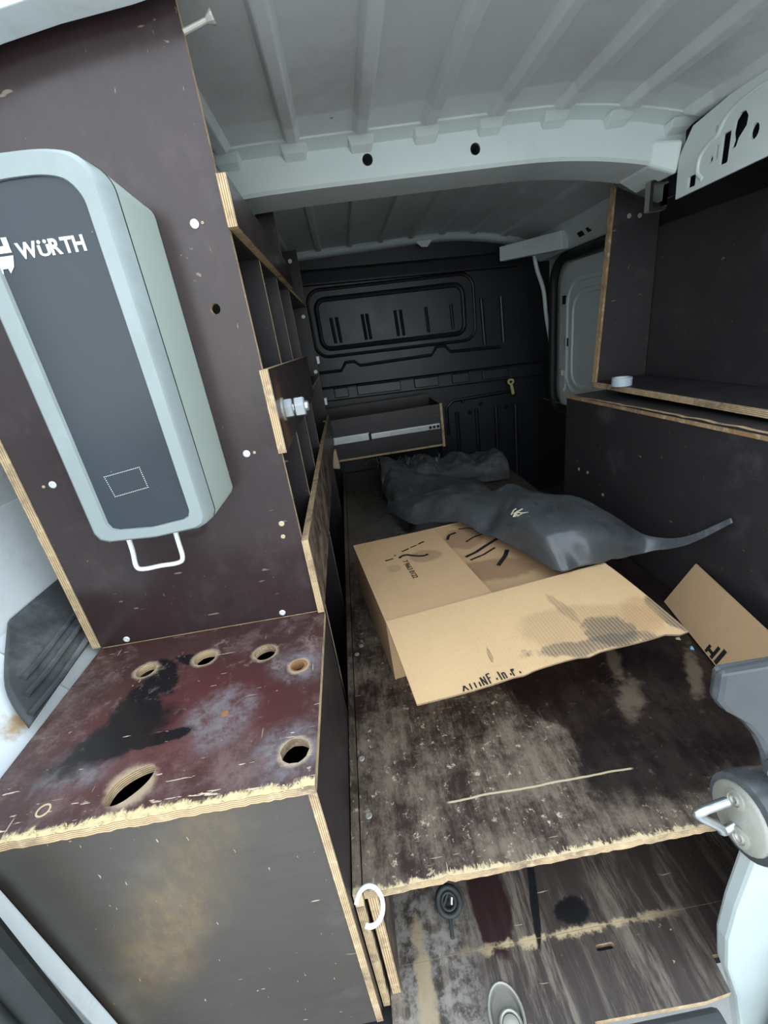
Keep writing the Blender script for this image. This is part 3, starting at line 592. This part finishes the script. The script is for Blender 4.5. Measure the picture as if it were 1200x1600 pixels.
for i in range(4):
    (xa, za), (xc_, zc_) = rc[i], rc[(i+1) % 4]; L = math.hypot(xc_-xa, zc_-za); k = int(L/.0026)
    for j in range(k):
        x, z = xa+(xc_-xa)*j/k, za+(zc_-za)*j/k; box(x-.0006, x+.0006, yt-.0003, yt, z-.0004, z+.0004, dm)
obj('dotted_outline', dm, WHITE, wn)['kind'] = 'stuff'
hp = smoothpath([(-.382, .655, -.215), (-.384, .655, -.262), (-.388, .655, -.292), (-.378, .655, -.299), (-.35, .655, -.298), (-.322, .655, -.298), (-.312, .655, -.290), (-.310, .655, -.262), (-.308, .655, -.215)], 4)
obj('pull_handle', tube(hp, .0038, n=10), WHITEM, dis, smooth=True, label='white wire pull loop')

# ------------------------------------------------------------------ bench box
ben = thing('bench_box', (-.33, .54, -1.08), 'low plywood box with round holes in its worn red brown top', 'box')
def jag_edge(x0, x1, y, n, a): return [(x0+(x1-x0)*i/n, y+random.uniform(-a, a)) for i in range(n+1)]
top_o = jag_edge(-.545, -.1145, .358, 60, .0009)+[(-.1145, .713), (-.545, .713)]
hl = [[(-.3737, .3825), (-.3735, .405), (-.359, .4205), (-.337, .4285), (-.327, .424), (-.328, .4075), (-.339, .392), (-.356, .380)]]
hl[0] = [(q.x, q.y) for q in smoothpath([(x, y, 0) for x, y in hl[0]], 4, True)]
hl += [ell(-.423, .625, .0165, n=20, jag=.05), ell(-.323, .631, .0185, n=20, jag=.04), ell(-.215, .617, .0185, n=20, jag=.04), ell(-.152, .569, .013, .012, n=18, jag=.08), ell(-.143, .41, .0185, n=20, jag=.05)]
bt = obj('top_board', plate(top_o, 'z', -.490, -.476, hl), [BENCH, EDGE], ben)
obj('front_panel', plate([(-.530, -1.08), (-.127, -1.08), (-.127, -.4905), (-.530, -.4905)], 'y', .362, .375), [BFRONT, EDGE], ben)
obj('side_panel', plate([(.3605, -1.08), (.713, -1.08), (.713, -.4905), (.3605, -.4905)], 'x', -.1265, -.1150), [PANELD, EDGE], ben)
obj('side_panel', plate([(.3605, -1.08), (.713, -1.08), (.713, -.4905), (.3605, -.4905)], 'x', -.545, -.5305), [PANELD, EDGE], ben)
RUST = simple('rust', (.26, .12, .05), .9, 0, .4, 60)
obj('rusty_sleeve', plate(ell(-.152, .569, .0145, .0135, 18), 'z', -.489, -.4755, [ell(-.153, .567, .0105, .0095, 18)]), [RUST, RUST], ben)
obj('rusty_bolt_head', lathe((-.254, .494, -.476), (0, 0, 1), ((-.003, .006), (.0012, .0055), (.0016, .003)), 10), RUST, ben)
obj('plugged_hole', plate(ell(-.45, .39, .0085, .0085, 20), 'z', -.4765, -.4752, [ell(-.45, .39, .0065, .0065, 20)]), [WOOD, WOOD], ben)
sp_ = bmesh.new()
for i in range(70):
    x = random.uniform(-.5, -.13); l = random.uniform(.004, .014); y = .3585; an = random.uniform(-.5, .5)
    a = Vector((x, y+random.uniform(-.001, .006), -.4755)); b = a+Vector((l*math.sin(an)*1.2, -random.uniform(-.003, .004), random.uniform(0, .003)))
    tube([a, (a+b)/2+Vector((0, 0, .001)), b], random.uniform(.0004, .0009), n=4, bm=sp_)
obj('splinters', sp_, WOOD, ben)['kind'] = 'stuff'
wrm = obj('wheel_arch_mat', loft([[(-.580, .86, -.470), (-.572, .70, -.470), (-.556, .530, -.470)], [(-.609, .86, -.424), (-.606, .70, -.424), (-.606, .580, -.424)], [(-.655, .90, -.372), (-.655, .78, -.372), (-.655, .69, -.372)]], 8, 6), MATR, label='dusty dark rubber mat with moulded strips lining the wheel arch beside the bench', cat='mat', smooth=True)
solid(wrm, .007)
for x, z in ((-.560, -.459), (-.577, -.443), (-.592, -.429)):
    obj('moulded_strip', tube([(x, .545+(x+.56)*-1.6, z), (x, .62, z), (x-.016, .80, z+.006)], .0055, n=8), MATR, wrm, smooth=True)

# ------------------------------------------------------------------ load platform
plf = thing('load_platform', (.34, 1.4, -1.08), 'raised worn plywood load platform with splintered front edge', 'platform')
dk = jag_edge(-.098, .785, .381, 90, .0009)
dk = [(x, y+(.004*math.exp(-((x-.03)/.006)**2))) for x, y in dk]
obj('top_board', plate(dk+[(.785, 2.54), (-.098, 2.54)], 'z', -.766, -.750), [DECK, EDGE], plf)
obj('edge_rail', plate([(-.113, .378), (-.100, .378), (-.100, 2.54), (-.113, 2.54)], 'z', -.775, -.744), [DECK, DECK], plf)
obj('side_board', plate([(.377, -1.079), (2.54, -1.079), (2.54, -.7755), (.377, -.7755)], 'x', -.113, -.1015), [DECK, EDGE], plf)
obj('side_board', plate([(.390, -1.079), (2.54, -1.079), (2.54, -.767), (.390, -.767)], 'x', -.096, -.080), [DECK, EDGE], plf)
hk = [(-.0885+.0190*math.cos(a), .3605+.0215*math.sin(a)*.86, -.741+.0215*math.sin(a)*.5) for a in [math.radians(-115+i*15) for i in range(20)]]
obj('screw_hook', tube(smoothpath(hk, 2), .0034, n=10), WHITEM, plf, smooth=True, label='white open screw hook at the front corner')
for x, y in ((-.075, .93), (-.088, .90), (-.083, .49), (-.09, .60)): screw((x, y, -.75), (0, 0, 1), plf, .006, mat=DULLM)
sp2 = bmesh.new()
for i in range(26):
    x = random.uniform(-.05, .60); a = Vector((x, .384+random.uniform(-.003, .004), -.7496)); b = a+Vector((random.uniform(-.002, .002), random.uniform(.002, .007), random.uniform(0, .0008)))
    tube([a, b], random.uniform(.0003, .0006), n=4, bm=sp2)
obj('splinters', sp2, WOOD, plf)['kind'] = 'stuff'

# ------------------------------------------------------------------ right side storage
low = thing('side_board_lining', (.81, 1.0, -1.08), 'lower right plywood lining board with chipped pale top edge and ledge', 'panel')
le = [(.345, -.277)]+[(.345+(1.565-.345)*i/40, -.277-.020*max(0, (i/40-.3)/.7)+random.uniform(-.0025, .001)) for i in range(1, 41)]
obj('panel', plate([(.345, -1.079)]+le+[(1.575, -1.079)], 'x', .795, .808), [RPANEL, EDGE], low)
obj('ledge_board', hexa(((.809, .345, -.290), (1.085, .345, -.290), (1.085, 1.560, -.310), (.809, 1.560, -.310), (.809, .345, -.279), (1.085, .345, -.279), (1.085, 1.560, -.299), (.809, 1.560, -.299))), RPANEL, low)
ledge_strip = obj('edge_strip', hexa(((.7935, .345, -.287), (.809, .345, -.287), (.809, 1.563, -.308), (.7935, 1.563, -.308), (.7935, .345, -.278), (.809, .345, -.278), (.809, 1.563, -.298), (.7935, 1.563, -.298))), EDGE, low)
for y, z in ((1.40, -.55), (1.46, -.555), (1.30, -.60)): screw((.795, y, z), (-1, 0, 0), low, .006, mat=DULLM)
nic = thing('storage_niche', (.97, .95, -.276), 'open dark plywood niche above the right ledge, with pale cut edges', 'shelf')
obj('floor_board', plate([(.873, .36), (1.084, .36), (1.084, 1.525), (.873, 1.525)], 'z', -.2765, -.258), [RPANEL, EDGE], nic)
obj('end_panel', plate([(.873, -.257), (1.055, -.257), (1.055, .255), (.966, .290), (.905, .318)], 'y', 1.512, 1.525), [RPANEL, EDGE], nic)
obj('end_panel_edge', plate([(.866, -.257), (.8735, -.257), (.905, .318), (.897, .322)], 'y', 1.505, 1.526), [EDGE, EDGE], nic)
obj('back_panel', plate([(.36, -.257), (1.511, -.257), (1.511, .195), (.36, .195)], 'x', 1.056, 1.069), [RPANEL, EDGE], nic)
for x, z in ((.955, .235), (.99, .232)): screw((x, 1.512, z), (0, -1, 0), nic, .007, mat=DULLM)
tp = thing('tape_roll', (.868, 1.36, -.258), 'pale translucent roll of tape on the niche floor', 'tape')
obj('roll', plate(ell(.868+.012, 1.372, .030, n=32), 'z', -.2575, -.232, [ell(.868+.012, 1.372, .024, n=32)]), [TAPE, TAPE], tp, bevel=.0015)
obj('core', plate(ell(.868+.012, 1.372, .0239, n=32), 'z', -.2573, -.2335, [ell(.868+.012, 1.372, .0215, n=32)]), [WHITE, WHITE], tp)

# ------------------------------------------------------------------ cardboard box
U = Vector((.989, .149, 0)); V_ = Vector((-.149, .989, 0)); O = Vector((-.001, .790, 0)); LU, LV, ZT, ZB = .555, .415, -.590, -.7495
def cb(u, v, z): return tuple(O+U*u+V_*v+Vector((0, 0, z)))
def cwall(u0, u1, v0, v1, z0, z1): return hexa((cb(u0, v0, z0), cb(u1, v0, z0), cb(u1, v1, z0), cb(u0, v1, z0), cb(u0, v0, z1), cb(u1, v0, z1), cb(u1, v1, z1), cb(u0, v1, z1)))
t = .0045
bx = thing('cardboard_box', cb(LU/2, LV/2, ZB), 'open brown cardboard box on the platform, wide front flap folded out', 'box')
obj('side', cwall(0, t, 0, LV, ZB, ZT), CARD, bx); obj('side', cwall(LU-t, LU, 0, LV, ZB, ZT), CARD, bx)
obj('side', cwall(t, LU-t, 0, t, ZB, ZT), CARD, bx); obj('side', cwall(t, LU-t, LV-t, LV, ZB, ZT), CARD, bx)
obj('bottom', cwall(t, LU-t, t, LV-t, ZB, ZB+t), CARD, bx)
lf = obj('flap', hexa((cb(0, 0, ZT), cb(.262, .004, ZT-.004), cb(.262, LV-.002, ZT-.004), cb(0, LV, ZT), cb(0, 0, ZT+t), cb(.262, .004, ZT), cb(.262, LV-.002, ZT), cb(0, LV, ZT+t))), CARDT, bx)
obj('flap', hexa((cb(.14, .006, ZT-.030), cb(LU-t, .006, ZT-.030), cb(LU-t, LV-t, ZT-.005), cb(.14, LV-t, ZT-.005), cb(.14, .006, ZT-.026), cb(LU-t, .006, ZT-.026), cb(LU-t, LV-t, ZT-.001), cb(.14, LV-t, ZT-.001))), CARDI, bx)
# wide flap: creased sheet with a ragged end
rows = []
for j in range(9):
    v = j/8; r = []
    for i in range(25):
        u = i/24; L = .216+.006*math.sin(u*9)+.012*(u > .93)
        z = ZT+.003-.034*v**1.3*1.0+.006*math.sin(u*6.3+1)*v-.010*v*max(0, (u-.72))*4
        z -= .004*math.exp(-((u-.38)/.02)**2)*v+.006*math.exp(-((u-.62)/.025)**2)*v
        p = Vector(cb(u*LU+.010*v*(u-.1), -L*v, z)); r.append(p)
    rows.append(r)
fm = bmesh.new(); VV = [[fm.verts.new(q) for q in r] for r in rows]
for a, b in zip(VV, VV[1:]):
    for k in range(24): fm.faces.new((a[k], a[k+1], b[k+1], b[k]))
wf = obj('flap', fm, [CARDF, CARDF, CARDEDGE], bx, smooth=True); s = wf.modifiers.new('thickness', 'SOLIDIFY'); s.thickness = t; s.offset = 1; s.material_offset_rim = 2; wf.modifiers.new('split', 'EDGE_SPLIT').split_angle = math.radians(40)
def on_flap(u, v, lift=.0012):
    i = max(0, min(23.999, u*24)); j = max(0, min(7.999, v*8)); a, b = int(i), int(j); fu, fv = i-a, j-b
    q = rows[b][a].lerp(rows[b][a+1], fu).lerp(rows[b+1][a].lerp(rows[b+1][a+1], fu), fv); return q+Vector((0, 0, t+lift))
pm = bmesh.new()                                            # print cut through by the flap's end
def stroke(pts, wd, f, bm):
    P = [f(*q) for q in pts]
    for a, b in zip(P, P[1:]):
        d = (b-a).normalized(); n = Vector((-d.y, d.x, 0)).normalized()*wd/2; e = Vector((0, 0, .0002))
        v = [bm.verts.new(k) for k in (a-n, b-n, b+n, a+n)]; bm.faces.new(v)
u = .155
for g_ in ('A', 'I', 'I', 'I', 'N', 'E', '.', 'I', 'n', '.', 'E', '.'):
    z0, z1 = .998, .925+random.uniform(-.02, .03)
    S = {'A': [[(0, z0), (.010, z1), (.020, z0)], [(.005, .955), (.015, .955)]], 'I': [[(.006, z0), (.006, z1)]], 'N': [[(0, z0), (0, z1), (.014, z0), (.014, z1)]], 'E': [[(.014, z1), (0, z1), (0, z0)], [(0, .945), (.010, .945)]], '.': [[(.004, .985), (.004, .965)]], 'n': [[(0, z0), (0, .94), (.010, .94), (.010, z0)]]}[g_]
    for q in S: stroke([(u+x*.9, y) for x, y in q], .0030, on_flap, pm)
    u += {'I': .016, '.': .012}.get(g_, .024)
obj('edge_print', pm, BLACKP, bx, label='black print cut off by the flap end')
num = text_mesh('7 9663 0122', .020, .0002, .0003)
for v in num.verts: v.co = Vector(cb(.112+v.co.y, .250-v.co.x, ZT+t+.0006-.0165*.112+v.co.z))
obj('printed_number', num, BLACKP, bx, label='small black printed number')
def on_top(u, v): return Vector(cb(u, v, ZT+t+.0005-.0165*u))
for pts, wd in (([(.108, .270), (.118, .280), (.132, .281), (.148, .268), (.165, .256), (.180, .252), (.190, .258)], .009), ([(.068, .273), (.092, .276)], .006), ([(.126, .305), (.150, .314)], .006), ([(.156, .318), (.178, .325)], .005), ([(.184, .328), (.205, .338)], .006), ([(.098, .290), (.104, .293)], .005)):
    ink = bmesh.new(); stroke(pts, wd, on_top, ink); obj('ink_stroke', ink, BLACKP, bx)
def on_in(u, v): return Vector(cb(u, v, ZT-.026+.025*(v-.006)/.404+.001))
for pts, wd in (([(.275, .325), (.29, .350), (.315, .355)], .009), ([(.33, .372), (.36, .366), (.39, .335), (.395, .315)], .007), ([(.32, .29), (.35, .305), (.385, .312)], .006), ([(.285, .215), (.32, .225), (.36, .245), (.42, .272)], .010), ([(.29, .195), (.335, .205), (.38, .225)], .007), ([(.345, .140), (.385, .175), (.405, .20)], .012)):
    ink = bmesh.new(); stroke(pts, wd, on_in, ink); obj('ink_stroke', ink, BLACKP, bx)
c2 = bmesh.new()
p1, p2, p3 = Vector((.735, .890, -.7485)), Vector((.688, .680, -.7485)), Vector((.786, .866, -.630)); d21 = p2-p1
A = [p1, p1+d21*1.35, p1+d21*1.6+(p3-p1)*.32, p3+d21*1.6, p3]
pn = (p3-p1).cross(d21).normalized(); pn = pn if pn.z > 0 else -pn
va = [c2.verts.new(p+Vector((0, 0, .001))) for p in A]; vb = [c2.verts.new(p+pn*.0045+Vector((0, 0, .001))) for p in A]
c2.faces.new(va); c2.faces.new(vb[::-1])
for i in range(5): c2.faces.new((va[i], va[(i+1) % 5], vb[(i+1) % 5], vb[i]))
sheet = obj('cardboard_sheet', c2, CARD, label='loose flat piece of brown cardboard leaning against the right lining board', cat='cardboard')
mk = bmesh.new()
e1 = d21.normalized(); e2 = (p3-p1); e2 = (e2-e1*e2.dot(e1)).normalized()
for u0, u1, v0, v1 in ((.190, .198, .003, .022), (.198, .214, .009, .016), (.210, .219, .003, .034), (.225, .236, .003, .040)):
    q = [p1+e1*a+e2*b+pn*.0052+Vector((0, 0, .001)) for a, b in ((u0, v0), (u1, v0), (u1, v1), (u0, v1))]; mk.faces.new([mk.verts.new(k) for k in q])
obj('printed_mark', mk, BLACKP, sheet, label='black printed block letters')

# ------------------------------------------------------------------ torn black plastic liner over the box
lo = [(.070, 1.53, -.622), (.135, 1.37, -.615), (.205, 1.30, -.600), (.276, 1.20, -.572), (.325, 1.09, -.566), (.365, 1.02, -.570), (.402, .905, -.572), (.434, .850, -.575), (.475, .858, -.572), (.530, .862, -.575), (.600, .890, -.588), (.680, .905, -.600), (.735, .850, -.560), (.786, .790, -.482)]
up = [(.080, 1.56, -.600), (.150, 1.45, -.560), (.215, 1.42, -.540), (.284, 1.377, -.520), (.340, 1.32, -.508), (.403, 1.26, -.500), (.435, 1.26, -.496), (.462, 1.25, -.488), (.530, 1.167, -.500), (.592, 1.097, -.500), (.645, .997, -.530), (.693, .935, -.565), (.738, .865, -.545), (.787, .798, -.474)]
md = []
for i, (a, b) in enumerate(zip(lo, up)):
    k = .5; h = [.004, .012, .02, .028, .02, .012, .03, .03, .03, .03, .024, .006, .002, .001][i]
    md.append(tuple(a[j]*(1-k)+b[j]*k+(h if j == 2 and not 5 <= i <= 10 else 0) for j in range(3)))
    if 5 <= i <= 10: md[-1] = tuple(c_*(.955, .925, .91, .91, .92, .955)[i-5] for c_ in md[-1])
lb = loft([lo, md, up], 7, 9)
for v in lb.verts:
    p = v.co; d = noise.noise(p*9)*.010+noise.noise(p*22)*.006+noise.noise(p*50)*.0025
    d -= .022*math.exp(-(((p.x-.36)/.05)**2+((p.y-1.12)/.035)**2)) ; d += .016*math.exp(-(((p.x-.41)/.04)**2+((p.y-1.08)/.03)**2))
    e = min(1, max(0, (.76-p.x)/.08)); v.co.z += d*e
ln = obj('plastic_liner', lb, PLASTIC, label='torn glossy black plastic liner draped over the cardboard box', cat='liner', smooth=True)
solid(ln, .004, 1)
tg = bmesh.new()
sv = min((v.co+ln.location-Vector((0, 0, H)) for v in ln.data.vertices), key=lambda q: (q.x-.388)**2+(q.y-1.02)**2)
for i in range(9):
    a = sv+Vector((random.uniform(-.014, .014), random.uniform(-.012, .012), .002)); b = a+Vector((random.uniform(-.02, .03), random.uniform(-.012, .012), random.uniform(.004, .014)))
    tube([a, (a+b)/2+Vector((0, 0, .004)), b], .003, n=5, bm=tg, flat=.4)
obj('torn_clip', tg, simple('pale_torn_plastic', (.52, .46, .34), .6), ln, label='pale torn fastener poking through')
# rolled felt mat at the back
fr_ = []
prof = [(0, 0, -.745), (-.02, 0, -.69), (-.01, 0, -.635), (.05, 0, -.600), (.14, 0, -.600), (.20, 0, -.640), (.21, 0, -.745)]
for k in range(14):
    f = k/13; x = .095+.62*f; y = 2.03-.06*f; hs = 1.0-.25*f+.10*math.sin(k*1.7)
    fr_.append([(x+random.uniform(-.006, .006), y+dy*(1 if k < 12 else .8), -.745+(z+.745)*hs+random.uniform(-.006, .006)) for dy, _, z in prof])
fb = loft(fr_, 8, 5)
for v in fb.verts: v.co += Vector((0, noise.noise(v.co*16)*.012, max(0, v.co.z+.74)*.0+noise.noise(v.co*12+Vector((3, 1, 2)))*.018*(v.co.z > -.73)-abs(noise.noise(v.co*20))*.022*(v.co.z > -.71)+noise.noise(v.co*42)*.006*(v.co.z > -.73)+.006))
fm_ = obj('felt_mat', fb, FELT, label='rolled dark felt mat with frayed end at the far end of the platform', cat='mat', smooth=True); solid(fm_, .008, 1)
fl_ = loft([[(.085, 1.98, -.70), (.10, 1.86, -.72), (.12, 1.74, -.742)], [(.13, 2.01, -.62), (.14, 1.87, -.655), (.16, 1.70, -.70)], [(.22, 2.01, -.63), (.24, 1.86, -.70), (.25, 1.72, -.735)], [(.33, 2.0, -.67), (.36, 1.83, -.66), (.37, 1.72, -.70)], [(.45, 1.99, -.70), (.47, 1.86, -.69), (.48, 1.76, -.735)], [(.56, 1.97, -.72), (.58, 1.88, -.735), (.58, 1.80, -.744)]], 6, 5)
for v in fl_.verts: v.co.z += .004+noise.noise(v.co*18)*.016*(v.co.z > -.73)+(.012-abs(noise.noise(v.co*26))*.035)*(v.co.z > -.725)
ff = obj('loose_fold', fl_, FELT, fm_, smooth=True); solid(ff, .006, 1)
sh = bmesh.new()
for i in range(26):
    x = random.uniform(.07, .42); a = Vector((x, 2.06+random.uniform(-.02, .08), -.625)); b = a+Vector((random.uniform(-.09, .09), random.uniform(-.02, .06), random.uniform(-.02, .045))); c = (a+b)/2+Vector((random.uniform(-.02, .02), 0, random.uniform(.01, .04)))
    tube(smoothpath([a, c, b], 4), random.uniform(.003, .009), n=5, bm=sh, flat=.35)
obj('frayed_shreds', sh, FELT, fm_)['kind'] = 'stuff'

# ------------------------------------------------------------------ small things
kc = thing('plastic_clip', (.943, 2.52, -.40), 'small yellow green plastic clip on the dark bulkhead', 'clip')
obj('head', plate(ell(.940, -.352, .020, .017, 16), 'y', 2.515, 2.528, [ell(.940, -.352, .009, .007, 16)]), [GREENC, GREENC], kc, bevel=.002)
obj('tail', plate([(.935, -.368), (.952, -.368), (.962, -.425), (.946, -.428)], 'y', 2.517, 2.527), [GREENC, GREENC], kc, bevel=.002)
lc = thing('lashing_cup', (.0935, .338, -1.081), 'oval recessed metal lashing cup in the floor front', 'fitting')
cu = bmesh.new(); R = []
for z, k in ((-1.080, 1.12), (-1.0785, 1.05), (-1.080, .96), (-1.088, .86), (-1.090, .40), (-1.0905, .05)): R.append([cu.verts.new((.0935+.027*k*math.cos(a), .338+.038*k*math.sin(a), z)) for a in [2*math.pi*i/28 for i in range(28)]])
for a, b in zip(R, R[1:]):
    for k in range(28): cu.faces.new((a[k], a[(k+1) % 28], b[(k+1) % 28], b[k]))
cu.faces.new(R[-1])
obj('cup', cu, simple('dusty_grey_metal', (.21, .20, .165), .6, .2, .2, 40), lc, smooth=True)
obj('rim', tube([(.0935+.0285*math.cos(a), .338+.0395*math.sin(a), -1.0795) for a in [2*math.pi*i/28 for i in range(28)]], .0022, True, 8), DULLM, lc, smooth=True)
obj('ring', tube([(.097+.017*math.cos(a), .326+.018*math.sin(a), -1.0815) for a in [2*math.pi*i/24 for i in range(24)]], .0028, True, 8), DULLM, lc, smooth=True)
obj('cap', lathe((.097, .326, -1.090), (0, 0, 1), ((0, .014), (.009, .0135), (.011, .010), (.0115, .004)), 20), simple('worn_pale_metal', (.45, .44, .38), .55, .3, .2, 40), lc, smooth=True)
rb = thing('rubber_grommet', (.034, .515, -1.08), 'black rubber ring with strap tail under the platform edge', 'grommet')
rc_ = Vector((.033, .498, -1.061)); ru = Vector((1, 0, 0)); rv = Vector((0, .91, .41))
def rring(r, d=0): return [rc_+ru*r*math.cos(a)+rv*r*math.sin(a)+rv.cross(ru)*d for a in [2*math.pi*i/28 for i in range(28)]]
obj('ring', tube(rring(.022), .0060, True, 10), SEAL, rb, smooth=True)
obj('inner_ring', tube(rring(.0135), .0035, True, 8), SEAL, rb, smooth=True)
obj('hub', tube([rc_+ru*.004-rv*.006, rc_+ru*.007+rv*.005], .0035, n=8), ZINC, rb, smooth=True)
obj('web', tube([rc_-ru*.012-rv*.006, rc_+ru*.002+rv*.014], .003, n=8), SEAL, rb)
obj('strap', hexa([(.024, .446, -1.0795), (.031, .446, -1.0795), (.034, .478, -1.0795), (.027, .478, -1.0795), (.024, .446, -1.075), (.031, .446, -1.075), (.034, .478, -1.066), (.027, .478, -1.066)]), SEAL, rb, bevel=.002)
obj('plastic_crumb', hexa([(.672, .722, -.75), (.678, .718, -.75), (.680, .726, -.75), (.674, .728, -.75), (.673, .723, -.746), (.677, .720, -.746), (.678, .725, -.745), (.675, .727, -.746)]), simple('light_blue_plastic', (.25, .50, .75), .5), label='tiny light blue plastic crumb on the dark platform', cat='debris')
obj('paper_scrap', hexa([(.665, .758, -.75), (.674, .754, -.75), (.676, .761, -.75), (.667, .764, -.75), (.666, .759, -.747), (.673, .756, -.747), (.674, .760, -.746), (.668, .762, -.747)]), simple('olive_scrap', (.32, .33, .18), .7), label='tiny olive scrap on the platform by the cardboard', cat='debris')
